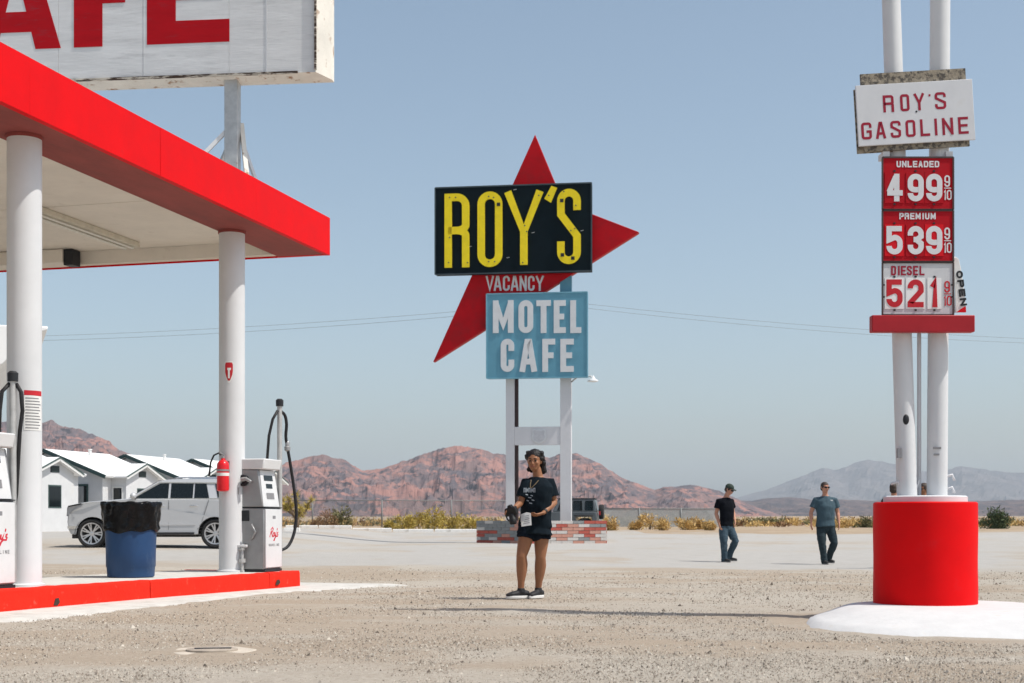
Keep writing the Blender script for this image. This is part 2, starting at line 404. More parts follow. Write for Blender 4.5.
def scatter_stones():
    """loose gravel: small angular stones lying on the dirt"""
    rg = np.random.default_rng(5); n = 150000
    d = 1.0 / (1 / 6.5 - rg.random(n) ** 0.8 * (1 / 6.5 - 1 / 27.5)); x = (rg.random(n) - 0.5) * 0.80 * d
    dens = fbm(x * 0.7, d * 0.7, 4, 55)
    q = (x + 2.83) * 0.950 - (d - 19.0) * 0.311
    keep = (rg.random(n) < 0.75 + 1.2 * (dens - 0.45)) & ~((q < 0.75) & (d < 19.8)) & (((x - 3.95) / 1.75) ** 2 + ((d - 12.0) / 2.1) ** 2 > 1) & (((x + 1.99) / 0.4) ** 2 + ((d - 9.45) / 0.4) ** 2 > 1)
    keep &= rg.random(n) < np.clip((26.5 - d + 5 * (fbm(x * 0.3, d * 0.3, 3, 71) - 0.5)) / 3, 0.0, 1)
    x = x[keep]; d = d[keep]; n = len(x)
    sz = (0.0030 + 0.0058 * rg.random(n) ** 2.4 + (rg.random(n) > 0.988) * 0.015 * rg.random(n)) * (0.55 + 0.05 * d)
    z = gz_np(x, d) + 0.002
    ang = rg.random(n) * 6.283; el = 0.65 + 0.5 * rg.random(n)
    ca, sa = np.cos(ang), np.sin(ang)
    P = []
    for k in range(5):
        if k < 4:
            t = k * math.pi / 2 + rg.normal(0, 0.25, n); r = 1 + rg.normal(0, 0.2, n); lx = np.cos(t) * r * sz; ly = np.sin(t) * r * sz * el; lz = -0.25 * sz
        else: lx = rg.normal(0, 0.25, n) * sz; ly = rg.normal(0, 0.25, n) * sz; lz = (0.65 + 0.5 * rg.random(n)) * sz
        P.append(np.stack([x + lx * ca - ly * sa, d + lx * sa + ly * ca, z + lz], 1))
    V = np.stack(P, 1).reshape(-1, 3); o = (np.arange(n) * 5)[:, None, None]
    F = (np.array([(0, 1, 4), (1, 2, 4), (2, 3, 4), (3, 0, 4)])[None] + o).reshape(-1, 3)
    me = bpy.data.meshes.new('gravel'); me.from_pydata(V.tolist(), [], F.tolist())
    mt = island_mat('gravel_stone', [(0, (0.10, 0.085, 0.07)), (0.13, (0.20, 0.165, 0.13)), (0.3, (0.30, 0.255, 0.21)), (0.6, (0.42, 0.37, 0.31)), (1, (0.58, 0.53, 0.455))])
    g = link('gravel', me, mt)
    tag(g, 'small dark and pale stones scattered over the tan dirt', 'gravel', kind='stuff')
scatter_stones()

# ------------------------------------------------------------------ mountains
def mountain_mat(name, ca, cb, cc, cd, sc):
    m = bpy.data.materials.new(name); m.use_nodes = True; t = m.node_tree; L = t.links; b = t.nodes['Principled BSDF']
    b.inputs['Roughness'].default_value = 1; b.inputs['Specular IOR Level'].default_value = 0.05
    tc = t.nodes.new('ShaderNodeTexCoord')
    def rmp(scale, det, a, c, off):
        mp = t.nodes.new('ShaderNodeMapping'); mp.inputs['Location'].default_value = (off, off * 2, 0); L.new(tc.outputs['Object'], mp.inputs[0])
        mp.inputs['Scale'].default_value = (1, 0.6, 1.8)
        n = t.nodes.new('ShaderNodeTexNoise'); n.inputs['Scale'].default_value = scale; n.inputs['Detail'].default_value = det; n.inputs['Roughness'].default_value = 0.7
        n.inputs['Distortion'].default_value = 0.6
        L.new(mp.outputs[0], n.inputs['Vector']); r = t.nodes.new('ShaderNodeMapRange'); r.inputs['From Min'].default_value = a; r.inputs['From Max'].default_value = c
        L.new(n.outputs['Fac'], r.inputs['Value']); return r.outputs[0]
    def mix(f, A, B):
        x = t.nodes.new('ShaderNodeMix'); x.data_type = 'RGBA'; L.new(f, x.inputs['Factor'])
        for s, v in (('A', A), ('B', B)):
            if isinstance(v, tuple): x.inputs[s].default_value = (*v, 1)
            else: L.new(v, x.inputs[s])
        return x.outputs['Result']
    c = mix(rmp(sc, 8, 0.45, 0.56, 13), ca, cb); c = mix(rmp(sc * 1.7, 8, 0.50, 0.57, 131), c, cc); c = mix(rmp(sc * 3.1, 9, 0.55, 0.62, 57), c, cd)
    L.new(c, b.inputs['Base Color'])
    return m
def mountain(name, prof, ridge, r0, r1, mat, seed, px0, px1, ncol, nrow, gully=0.34, wl=90.0):
    px = np.linspace(px0, px1, ncol); ph = np.interp(px, [p[0] for p in prof], [p[1] for p in prof])
    a = (px - 512) / FPX
    rr = np.concatenate([np.linspace(0, 1, int(nrow * 0.72)), np.linspace(1.03, 2, nrow - int(nrow * 0.72))])
    A, T = np.meshgrid(a, rr); PH = np.meshgrid(ph, rr)[0]
    RD = np.where(T <= 1, r0 + (ridge - r0) * T, ridge + (r1 - ridge) * (T - 1))
    wx = A * RD; wy = RD
    base = gz_np(wx * 0, wy) - 4
    H = np.maximum(2.0, CAM_H + (HZ - PH) * ridge / FPX - base)
    start = 0.34 * fbm(wx / (wl * 3.2), wy / (wl * 6), 3, seed + 5)
    tt = np.clip((T - start) / (1 - start), 0, 1)
    up = tt ** 1.25 * (1 - 0.12 * np.sin(tt * math.pi))
    dn = 1 - np.clip(T - 1, 0, 1) ** 1.1
    sh = np.where(T <= 1, up, dn)
    rid = fbm(wx / wl + 0.35 * fbm(wx / 60, wy / 60, 3, seed), wy / (wl * 2.4), 6, seed, ridged=True)
    rid2 = fbm(wx / (wl * 0.3), wy / (wl * 0.45), 5, seed + 3, ridged=True)
    wgt = np.where(T <= 1, np.sin(np.clip(tt, 0, 1) * math.pi) ** 0.7, 0.4)
    Zh = base + H * (sh + wgt * (rid - 0.72) * gully * 2 + wgt * (rid2 - 0.7) * gully * 0.55 + np.where(T > 0.85, 0.11 * (rid2 - 0.6), 0) * sh)
    Zh = np.maximum(Zh, base - 3)
    V = np.stack([wx.ravel(), wy.ravel(), Zh.ravel()], 1); n = ncol
    ii = np.arange(len(rr) - 1)[:, None] * n + np.arange(n - 1)[None, :]
    F = np.stack([ii, ii + 1, ii + n + 1, ii + n], -1).reshape(-1, 4)
    me = bpy.data.meshes.new(name); me.from_pydata(V.tolist(), [], F.tolist())
    o = link(name, me, mat); return tag(o, kind='structure')
profA = [(-420, 470), (-300, 440), (-120, 428), (0, 424), (41, 422), (60, 423), (82, 431), (100, 437), (112, 445), (128, 453), (150, 461), (215, 466),
         (255, 466), (283, 465), (300, 459), (322, 456), (345, 461), (362, 470), (380, 469), (400, 463), (420, 456), (438, 450), (455, 446), (475, 449),
         (490, 452), (505, 456), (520, 462), (540, 458), (562, 454), (575, 453), (590, 458), (605, 468), (622, 477), (640, 484), (655, 490), (668, 487),
         (690, 485), (705, 488), (718, 491), (735, 498), (755, 507), (790, 518), (1050, 522)]
matA = mountain_mat('red_rock', (0.20, 0.135, 0.128), (0.115, 0.098, 0.108), (0.32, 0.17, 0.143), (0.045, 0.042, 0.05), 0.014)
mountain('red_mountains', profA, 2400, 1250, 3100, matA, 11, -420, 860, 960, 150, gully=0.5, wl=110.0)
profB = [(600, 512), (690, 505), (720, 500), (752, 501), (770, 498), (790, 497), (812, 500), (840, 499), (868, 501), (900, 500), (935, 502), (985, 501),
         (1040, 499), (1150, 497), (1400, 500), (1700, 507)]
matB = mountain_mat('brown_rock', (0.115, 0.085, 0.085), (0.075, 0.064, 0.07), (0.16, 0.115, 0.105), (0.045, 0.042, 0.046), 0.012)
mountain('low_hills', profB, 4000, 2500, 4700, matB, 23, 600, 1700, 420, 70, gully=0.30, wl=130.0)
profC = [(500, 512), (640, 508), (700, 504), (738, 498), (765, 490), (790, 480), (805, 474), (822, 467), (835, 469), (848, 467), (858, 463), (868, 460),
         (880, 462), (895, 463), (910, 468), (925, 473), (945, 471), (962, 467), (975, 469), (990, 471), (1010, 472), (1030, 475), (1100, 470), (1250, 478),
         (1500, 470), (1800, 490)]
matC = mountain_mat('far_rock', (0.17, 0.152, 0.15), (0.145, 0.135, 0.135), (0.19, 0.168, 0.162), (0.12, 0.112, 0.112), 0.004)
mountain('far_mountains', profC, 9000, 6300, 10600, matC, 37, 480, 1800, 420, 80, gully=0.30, wl=420.0)

# the air
hz = MB().box(-13000, 13000, -1500, 12000, -20, 470).build('haze', None)
hm = bpy.data.materials.new('haze_air'); hm.use_nodes = True; ht = hm.node_tree; ht.nodes.clear()
pv = ht.nodes.new('ShaderNodeVolumePrincipled'); pv.inputs['Color'].default_value = (0.80, 0.90, 1.0, 1); pv.inputs['Density'].default_value = 0.000085
pv.inputs['Anisotropy'].default_value = 0.0
ho = ht.nodes.new('ShaderNodeOutputMaterial'); ht.links.new(pv.outputs[0], ho.inputs['Volume'])
hz.data.materials.append(hm); tag(hz, 'thin pale desert haze over the valley', 'haze', kind='stuff')

# ------------------------------------------------------------------ plants
def leaf_mat(name, a, b_):
    m = island_mat(name, [(0, a), (0.5, tuple((p + q) / 2 for p, q in zip(a, b_))), (1, b_)], 0.8)
    return m
M_YEL = leaf_mat('rabbitbrush_leaf', (0.28, 0.22, 0.06), (0.62, 0.48, 0.12))
M_OLV = leaf_mat('creosote_leaf', (0.09, 0.095, 0.045), (0.24, 0.22, 0.10))
M_GRN = leaf_mat('green_leaf', (0.035, 0.06, 0.03), (0.12, 0.15, 0.07))
M_DRY = leaf_mat('dry_brush', (0.42, 0.27, 0.10), (0.72, 0.52, 0.22))
M_BRN = leaf_mat('tumbleweed_twig', (0.13, 0.07, 0.035), (0.34, 0.2, 0.1))
M_STEM = M('plant_stem', (0.17, 0.12, 0.08), 0.9, var=0.2)
def blades(mb, rg, n, rx, ry, h, ln, wd, base=0.04, lump=5):
    cs = [(rg.gauss(0, 0.45) * rx, rg.gauss(0, 0.45) * ry, h * (base + 0.72 * rg.random() ** 1.3)) for _ in range(lump)]
    for i in range(n):
        c = cs[rg.randrange(lump)]
        p = Vector((c[0] + rg.gauss(0, 0.22) * rx, c[1] + rg.gauss(0, 0.22) * ry, c[2] + rg.gauss(0, 0.16) * h))
        e = (p.x / rx) ** 2 + (p.y / ry) ** 2 + (max(0, p.z - 0.35 * h) / (0.75 * h)) ** 2
        if e > 1.25 or p.z < 0.01: p = Vector((p.x / max(1, e), p.y / max(1, e), min(max(0.03, p.z), h * 0.95)))
        d = Vector((p.x / rx * 0.8 + rg.gauss(0, 0.5), p.y / ry * 0.8 + rg.gauss(0, 0.5), 0.7 + rg.gauss(0, 0.5))).normalized()
        s_ = d.cross(Vector((rg.gauss(0, 1), rg.gauss(0, 1), rg.gauss(0, 1)))).normalized() * wd * (0.6 + rg.random() * 0.8)
        q = p + d * ln * (0.5 + rg.random())
        mb.add([p - s_, p + s_, q + s_ * 0.5, q - s_ * 0.5], [(0, 1, 2, 3)])
def bush(name, label, cat, px, d, wpx, hpx, mat, group=None, n=420, ln=0.09, wd=0.016, lump=7, yext=0.8):
    x = X(px, d); k = d / FPX; rx = wpx * k / 2; h = hpx * k; rg = random.Random(int(px * 7 + d))
    o = empty(name, (x, d, gz(x, d) - 0.02), rg.random() * 0.4, label, cat, group)
    mb = MB(); blades(mb, rg, int(n * 1.5), rx, rx * yext, h, ln, wd, lump=lump + 4); mb.build('foliage', mat, o, fixn=False)
    st = MB()
    for i in range(9):
        a = rg.random() * 6.28; q = Vector((math.cos(a) * rx * 0.55 * rg.random(), math.sin(a) * rx * 0.5 * rg.random(), h * (0.45 + 0.3 * rg.random())))
        st.tube([(0.03 * math.cos(a), 0.03 * math.sin(a), 0), q * 0.5 + Vector((0, 0, 0.03)), q], [0.014, 0.009, 0.004], 5)
    st.build('stem', M_STEM, o)
    return o
gy = 'yellow rabbitbrush in front of the chain-link fence'
for i, (px, w_, h_, pos) in enumerate(((404, 16, 15, 'leftmost in the row'), (419, 22, 17, 'low second bush in the row'), (436, 20, 21, 'wide tallest bush in the row'),
                                     (452, 22, 18, 'rounded bush right of the tallest one'), (468, 18, 15, 'beside the brick planter'), (391, 12, 9, 'tiny tuft at left end'))):
    bush('rabbitbrush', 'yellow-green rabbitbrush before the fence, ' + pos, 'bush', px, 84 + (i % 2) * 2.0, w_ * 1.25, h_, M_YEL, gy, n=520, ln=0.14, wd=0.026)
bush('tumbleweed', 'brown round tumbleweed beside the white kerb, the larger one', 'bush', 328, 82, 19, 19, M_BRN, 'tumbleweeds', n=700, ln=0.10, wd=0.012, lump=12)
bush('tumbleweed', 'small brown tumbleweed left of the larger one', 'bush', 314, 82.5, 9, 9, M_BRN, 'tumbleweeds', n=360, ln=0.09, wd=0.012, lump=8)
bush('dark_shrub', 'dark olive shrub behind the tumbleweeds at the fence', 'bush', 341, 88, 20, 22, M_OLV, n=420, ln=0.16, wd=0.03)
go = 'dry golden bushes behind the two walking men'
for i, (px, w_, h_, pos, mt) in enumerate(((612, 15, 17, 'just right of the grey off-road car', M_DRY), (634, 13, 10, 'small one left of the middle clump', M_DRY), (650, 20, 16, 'tall middle clump', M_DRY),
                                     (664, 14, 15, 'right half of the middle clump', M_DRY), (683, 18, 11, 'low one left of the man in black', M_DRY), (697, 14, 12, 'touching the man in black', M_DRY),
                                     (710, 10, 9, 'at the left elbow of the man in black', M_DRY))):
    bush('golden_bush', 'dry golden desert bush, ' + pos, 'bush', px, 82 + (i % 3) * 1.5, w_ * 1.2, h_, mt, go, n=520, ln=0.14, wd=0.024)
bush('green_bush', 'round dark green bush right of the red drum', 'bush', 994, 88, 28, 21, M_GRN, n=1100, ln=0.15, wd=0.03, lump=14)
bush('creosote_bush', 'olive creosote bush at the left edge of the red drum', 'bush', 866, 95, 26, 12, M_OLV, n=480, ln=0.16, wd=0.03)
bush('creosote_bush', 'low dark creosote bush between the two walking men', 'bush', 760, 110, 40, 8, M_OLV, n=520, ln=0.17, wd=0.03, lump=12)
bush('creosote_bush', 'low straw bush beside the right man', 'bush', 846, 92, 30, 10, M_DRY, n=420, ln=0.15, wd=0.025, lump=9)

def yucca_tree():
    x = X(296, 72); d = 72.0; k = d / FPX
    o = empty('yucca_tree', (x, d, gz(x, d) - 0.03), 0, 'shaggy yellow-green desert tree right of the fuel pump', 'tree')
    rg = random.Random(4); tr = MB(); cr = MB(); tips = []
    tr.tube([(0, 0, 0), (0.05, 0, 0.55), (-0.05, 0, 1.05)], [0.16, 0.12, 0.1], 8)
    for a, ln, up in ((0.3, 0.75, 0.9), (1.7, 0.6, 1.25), (2.9, 0.7, 0.8), (4.1, 0.55, 1.0), (5.2, 0.7, 0.55), (0.9, 0.5, 0.2), (3.4, 0.6, 0.25)):
        z0 = 0.45 + 0.55 * rg.random(); tip = Vector((math.cos(a) * ln, math.sin(a) * ln, z0 + up))
        tr.tube([(0, 0, z0), (math.cos(a) * ln * 0.6, math.sin(a) * ln * 0.6, z0 + up * 0.35), tip], [0.09, 0.07, 0.05], 7)
        tips += [tip, tip * 0.75 + Vector((0, 0, 0.15 * z0)), Vector((math.cos(a) * ln * 0.75, math.sin(a) * ln * 0.75, z0 + up * 0.55))]
    for tp in tips:
        for i in range(75):
            dd = Vector((rg.gauss(0, 1), rg.gauss(0, 1), rg.gauss(0.35, 0.8))).normalized()
            p = tp + dd * 0.05; q = tp + dd * (0.22 + 0.16 * rg.random()); s_ = dd.cross(Vector((rg.gauss(0, 1), rg.gauss(0, 1), 1))).normalized() * 0.018
            cr.add([p - s_, p + s_, q], [(0, 1, 2)])
    tr.build('trunk', M('yucca_bark', (0.2, 0.14, 0.09), 0.95, var=0.25), o, smooth=True)
    cr.build('crown', M_YEL, o, fixn=False)
yucca_tree()

def scrub():
    rg = random.Random(12); sets = {}
    for i in range(3600):
        d = 96 * math.exp(rg.random() * 2.6); px = -60 + 1160 * rg.random(); x = X(px, d)
        c = fbm(x / 30, d / 60, 3, 91)
        if c < 0.40: continue
        r = 0.25 + 0.55 * rg.random(); h = r * (0.5 + 0.6 * rg.random()); z = gz(x, d)
        mb = sets.setdefault(rg.choice((0, 0, 1, 2)), MB())
        nb, wd = (44, 0.10) if d < 170 else (22, 0.15) if d < 350 else (8, 0.28)
        for k in range(nb):
            a = rg.random() * 6.28; q = Vector((math.cos(a), math.sin(a), 0)) * r * rg.random() ** 0.6; e = 1 - 0.55 * (q.length / r) ** 2
            s_ = Vector((rg.gauss(0, 1), rg.gauss(0, 1), rg.gauss(0, 0.3))).normalized() * r * wd
            zl = h * e * rg.random() * 0.6
            p = Vector((x, d, z + zl)) + q * 0.85; t_ = p + q * 0.3 + Vector((rg.gauss(0, 0.1) * r, rg.gauss(0, 0.1) * r, h * e * (0.25 + 0.4 * rg.random())))
            mb.add([p - s_, p + s_, t_ + s_ * 0.4, t_ - s_ * 0.4], [(0, 1, 2, 3)])
    for k, lab in ((0, 'dry straw-coloured scrub dotted over the far desert'), (1, 'dark olive scrub dotted over the far desert'), (2, 'brown scrub dotted over the far desert')):
        o = sets[k].build('desert_scrub', (M_DRY, M_OLV, M_BRN)[k], None, fixn=False); tag(o, lab, 'scrub', kind='stuff')
scrub()

# ------------------------------------------------------------------ paints
P_RED = M('red_paint', (0.68, 0.003, 0.006), 0.6, spec=0.1, var=0.07, scale=2.5, col2=(0.58, 0.02, 0.02), thr=(0.62, 0.8), s2=5, bump=0.05, bscale=25)
P_REDK = M('kerb_red_paint', (0.70, 0.022, 0.010), 0.75, spec=0.1, var=0.16, scale=7, col2=(0.45, 0.09, 0.06), thr=(0.60, 0.72), s2=9, bump=0.35, bscale=40)
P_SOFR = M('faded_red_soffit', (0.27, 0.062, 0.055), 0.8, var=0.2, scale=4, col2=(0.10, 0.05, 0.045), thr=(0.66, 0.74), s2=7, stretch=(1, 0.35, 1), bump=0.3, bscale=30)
P_WHT = M('white_paint', (0.62, 0.63, 0.64), 0.5, var=0.04, scale=3, col2=(0.62, 0.60, 0.56), thr=(0.64, 0.85), s2=4, bump=0.06, bscale=20)
P_SOFF = M('soffit_white', (0.76, 0.72, 0.65), 0.7, var=0.06, scale=2, col2=(0.52, 0.47, 0.4), thr=(0.6, 0.85), s2=2.5, bump=0.05)
P_RUST = M('rusty_white_frame', (0.74, 0.71, 0.64), 0.7, var=0.1, scale=4, col2=(0.30, 0.15, 0.06), thr=(0.56, 0.68), s2=6, bump=0.2, stretch=(1, 1, 0.7))
P_OLDW = M('weathered_white_board', (0.66, 0.66, 0.655), 0.7, var=0.10, scale=3, col2=(0.47, 0.47, 0.47), thr=(0.55, 0.75), s2=3.5, stretch=(0.35, 1, 2.6), bump=0.25, bscale=14)
P_GAL = M('galvanised_steel', (0.50, 0.50, 0.49), 0.5, metal=0.5, var=0.15, scale=9, col2=(0.33, 0.24, 0.18), thr=(0.6, 0.72), s2=5)
P_CONC = M('concrete', (0.56, 0.545, 0.51), 0.9, var=0.12, scale=5, col2=(0.42, 0.40, 0.36), thr=(0.52, 0.68), s2=3, bump=0.4, bscale=50)
P_LTR = M('red_letter_paint', (0.42, 0.006, 0.012), 0.7, spec=0.1, var=0.12, scale=5, col2=(0.30, 0.03, 0.04), thr=(0.56, 0.7), s2=6, stretch=(0.4, 1, 2))
P_DARK = M('black_rubber', (0.018, 0.018, 0.02), 0.55, var=0.15)
P_STEEL = M('brushed_steel', (0.33, 0.335, 0.34), 0.45, metal=0.5, var=0.12, scale=5, col2=(0.33, 0.32, 0.31), thr=(0.55, 0.75), s2=4)
P_BLK = M('black_paint', (0.02, 0.022, 0.026), 0.5, var=0.15)
P_CHR = M('chrome', (0.75, 0.75, 0.76), 0.15, metal=1.0, var=0.03)
P_GLS = M('dark_glass', (0.008, 0.012, 0.013), 0.06, var=0.05, spec=0.4, rvar=0.02)
P_GREY = M('grey_print', (0.22, 0.22, 0.23), 0.7, var=0.1)

# ------------------------------------------------------------------ fuel island and apron
UI = Vector((0.311, 0.950, 0)).normalized(); NI = Vector((UI.y, -UI.x, 0))
C0 = Vector((-2.83, 19.0, 0))               # far front corner of the island
th_i = -math.atan2(UI.x, UI.y)
isl = empty('fuel_island', (C0.x, C0.y, 0), th_i); tag(isl, kind='structure')
def isl_z(y): return 0.19 + (-y) * 0.0054
def ring_prism(mb, x0, x1, y0, y1, zt, zb):
    vs = [(x0, y0, zb), (x1, y0, zb), (x1, y1, zb), (x0, y1, zb), (x0, y0, zt(y0)), (x1, y0, zt(y0)), (x1, y1, zt(y1)), (x0, y1, zt(y1))]
    mb.add(vs, [(0, 3, 2, 1), (4, 5, 6, 7), (0, 1, 5, 4), (1, 2, 6, 5), (2, 3, 7, 6), (3, 0, 4, 7)])
s_ = MB(); ring_prism(s_, -1.7, -0.127, -13, -0.127, lambda y: isl_z(y) - 0.004, -0.25); s_.build('island_slab', P_CONC, isl)
def kerb(y0, y1, x0=-0.125, x1=0.0, n=18, jog=0.0):
    """one cast kerb piece with a worn, slightly wavy arris"""
    mb = MB(); rows = []
    rg = random.Random(int(abs(y0) * 31) + 3)
    for i in range(n + 1):
        y = y0 + (y1 - y0) * i / n; e = rg.gauss(0, 0.004); z = isl_z(y) + rg.gauss(0, 0.002) + jog
        rows.append([(x0, y, -0.2), (x0, y, z), (x1 - 0.02, y, z + 0.001), (x1 - 0.006 + e, y, z - 0.01), (x1 + e, y, z - 0.028), (x1 + 0.006 + e * 0.5, y, -0.2)])
    k = 6; vs = [p for r_ in rows for p in r_]
    fs = [(i * k + j, (i + 1) * k + j, (i + 1) * k + (j + 1) % k, i * k + (j + 1) % k) for i in range(n) for j in range(k)]
    fs += [tuple(range(k)), tuple(n * k + j for j in range(k - 1, -1, -1))]
    mb.add(vs, fs); return mb.build('kerb_piece', P_REDK, isl, smooth='auto')
kerb(-0.85, 0.0, n=14, jog=0.002); kerb(-3.62, -0.858, n=26); kerb(-8.3, -3.628, n=34, jog=0.003); kerb(-13, -8.308, n=20)
eb = MB(); ring_prism(eb, -1.7, -0.128, -0.125, 0.0, lambda y: isl_z(y) + 0.002, -0.2); eb.build('kerb_piece', P_REDK, isl, bevel=0.015)
for y_, w_, h_ in ((-5.35, 0.10, 0.07), (-0.72, 0.13, 0.065)):   # broken patches in the kerb face
    c_ = MB(); c_.prism([(y_, 0.035), (y_ + w_ * 0.6, 0.03), (y_ + w_, 0.06), (y_ + w_ * 0.8, 0.035 + h_), (y_ + w_ * 0.3, 0.03 + h_)], 0, 0.004)
    o_ = c_.build('chipped_patch', M('bare_chip', (0.05, 0.035, 0.028), 0.95, var=0.3, scale=30), isl, loc=(0.013, 0, 0), rot=(0, 0, R(90)))
# apron of pale concrete in front of the island
ap = MB(); rg = random.Random(3); vsA = []
n_ = 60
for i in range(n_ + 1):
    y = -12 + 12.9 * i / n_; wdt = 0.95 + 0.25 * math.sin(y * 0.9) * 0.4 + rg.gauss(0, 0.035) + (0.15 if y > -1 else 0) - 0.25 * sst((y + 6) / 4) + (0.5 * sst(y / 0.9) if y > 0 else 0)
    for q in (-0.02 if y < 0.03 else -0.9 * (1 - 0.2 * sst(y)), 0.3 * wdt, 0.66 * wdt, wdt * 1.12):
        P = C0 + UI * y + NI * q; vsA.append((P.x, P.y, gz(P.x, P.y) + (0.019 if q < wdt * 0.69 else 0.012 if q < wdt * 0.99 else -0.03)))
ap.add(vsA, [(i * 4 + j, i * 4 + j + 1, i * 4 + j + 5, i * 4 + j + 4) for i in range(n_) for j in range(3)])
apr = ap.build('concrete_apron', P_CONC, None, smooth=True); tag(apr, kind='structure')
# old utility cover set in a patch of concrete
uc = empty('utility_cover', (X(212, 9.45), 9.45, 0), 0.1, 'round concrete utility cover flush in the dirt, lower left', 'manhole cover')
pp = [(0.27 * (1 + 0.05 * math.sin(3 * a + 1) + 0.04 * math.sin(8 * a)) * math.cos(a), 0.32 * (1 + 0.05 * math.cos(5 * a)) * math.sin(a)) for a in [i * 0.13089969 for i in range(48)]]
MB().prism(pp, -0.04, 0.003, 'xy').build('concrete_collar', M('dusty_concrete', (0.54, 0.48, 0.40), 0.95, var=0.15, scale=9, bump=0.4), uc, bevel=0.006)
MB().lathe([(0.17, 0.0), (0.17, 0.014), (0.15, 0.018), (0.0, 0.02)], 24, cap=False).build('lid', M('old_iron', (0.36, 0.31, 0.255), 0.9, var=0.2, bump=0.4), uc)
MB().bar((-0.11, -0.03, 0.021), (0.13, -0.02, 0.021), 0.05, 0.004).build('lifting_slot', P_BLK, uc)

# ------------------------------------------------------------------ canopy
th_c = -math.atan2(0.26, 0.9656)
CC = Vector((-2.60, 20.32, 0))
can = empty('fuel_canopy', (CC.x, CC.y, 0), th_c, 'red and white fuel station canopy on round white columns', 'canopy')
ZB, ZT, WCAN, LCAN = 4.65, 5.185, 7.4, 14.0
ed = 0.0
for i, (a, b_) in enumerate(((-2.42, 0.0), (-4.86, -2.424), (-7.3, -4.864), (-9.74, -7.304), (-LCAN, -9.744))):
    mb = MB(); mb.box(-0.07, 0.0 + (0.002 if i % 2 else 0), a, b_, ZB, ZT); mb.build('fascia_panel', P_RED, can, bevel=0.002)
for i in range(3):
    a = -2.47 * i - 0.072; mb = MB(); mb.box(max(-WCAN, a - 2.466), a, -0.07, 0.0, ZB + 0.002, ZT - 0.002); mb.build('fascia_panel', P_RED, can, bevel=0.002)
mb = MB(); mb.box(-WCAN - 0.07, -WCAN, -LCAN, 0, ZB, ZT); mb.build('fascia_panel', P_RED, can, bevel=0.002)
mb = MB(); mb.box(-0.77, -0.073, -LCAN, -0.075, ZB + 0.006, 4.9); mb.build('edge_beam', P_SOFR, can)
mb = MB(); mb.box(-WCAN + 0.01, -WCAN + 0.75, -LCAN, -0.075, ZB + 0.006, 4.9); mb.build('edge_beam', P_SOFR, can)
mb = MB(); mb.box(-WCAN + 0.76, -0.78, -0.20, -0.075, ZB + 0.015, 4.9); mb.build('end_beam', P_SOFF, can)
mb = MB(); mb.box(-WCAN + 0.76, -0.79, -0.074, -0.0715, ZB - 0.012, 4.9); mb.build('end_flashing', P_RED, can)
for i in range(5):   # soffit sheets
    y1 = -0.205 - i * 2.76; mb = MB(); mb.box(-WCAN + 0.755, -0.775, y1 - 2.752, y1, 4.86 + 0.003 * (i % 2), 4.90); mb.build('soffit_sheet', P_SOFF, can)
mb = MB(); mb.box(-WCAN, -0.08, -LCAN, -0.08, 5.06, 5.12); mb.build('roof_deck', P_GAL, can)
# light fittings under the canopy
lf = MB(); lf.box(-2.93, -2.67, -3.3, -0.62, 4.78, 4.858); fx = lf.build('light_fitting', M('old_fitting', (0.60, 0.57, 0.48), 0.6, var=0.15, col2=(0.25, 0.18, 0.1), thr=(0.58, 0.7)), can, bevel=0.01)
for q in (-2.86, -2.74):
    MB().tube([(q, -3.22, 4.762), (q, -0.7, 4.762)], 0.017, 10).build('lamp_tube', M('lamp_tube_glass', (0.7, 0.7, 0.66), 0.25, var=0.03), fx)
lf = MB(); lf.box(-2.93, -2.67, -9.3, -6.62, 4.78, 4.858); lf.build('light_fitting', MATS['old_fitting'], can, bevel=0.01)
lf = MB(); lf.box(-WCAN + 1.0, -4.02, -0.50, -0.23, 4.655, 4.855); lf.build('service_duct', P_SOFF, can, bevel=0.015)
lf = MB(); lf.box(-4.015, -3.87, -0.46, -0.25, 4.62, 4.85); lf.build('dark_gap_block', P_BLK, can)  # black block standing in for the dark gap at the duct's end
# columns
def column(px, d, label, diam):
    x = X(px, d); inv = Matrix.Rotation(-th_c, 4, 'Z')
    q = inv @ (Vector((x, d, 0)) - Vector((CC.x, CC.y, 0)))
    r = diam / 2
    # height where the island top really is
    qi = Matrix.Rotation(-th_i, 4, 'Z') @ (Vector((x, d, 0)) - C0)
    zb = isl_z(qi.y)
    mb = MB(); mb.lathe([(r + 0.03, zb - 0.003), (r + 0.03, zb + 0.02), (r + 0.002, zb + 0.03), (r, zb + 0.04), (r, 2.4), (r, ZB + 0.004)], 40)
    c = mb.build('column', P_WHT, can, smooth='auto'); c.location = (q.x, q.y, 0); c['label'] = label
    cap = MB(); cap.lathe([(r + 0.012, ZB - 0.03), (r + 0.012, ZB + 0.003)], 40); cap.build('collar', P_SOFR, c)
    return c, Vector((x, d, zb)), r
col1, B1, r1 = column(24.5, 14.03, 'nearer white column with a red-headed notice', 0.332)
col2, B2, r2 = column(232, 18.66, 'farther white column carrying the fire extinguisher', 0.336)
def wrap_patch(parent, name, mat, r, th0, th1, z0, z1, off, n=8, outline=None):
    """thin sticker curved round a column (angles in the column's own frame)"""
    vs = []; 
    for i in range(n + 1):
        a = th0 + (th1 - th0) * i / n
        for z in (z0, z1): vs.append(((r + off) * math.cos(a), (r + off) * math.sin(a), z))
    fs = [(2 * i, 2 * i + 2, 2 * i + 3, 2 * i + 1) for i in range(n)]
    mb = MB(); mb.add(vs, fs); return mb.build(name, mat, parent, smooth=True, fixn=False)
def colang(px_off, B, th=th_c):
    # angle on the column (local frame) of the point seen px_off radii right of the axis
    view = math.atan2(-B.y, -B.x); return view + math.asin(px_off) - th
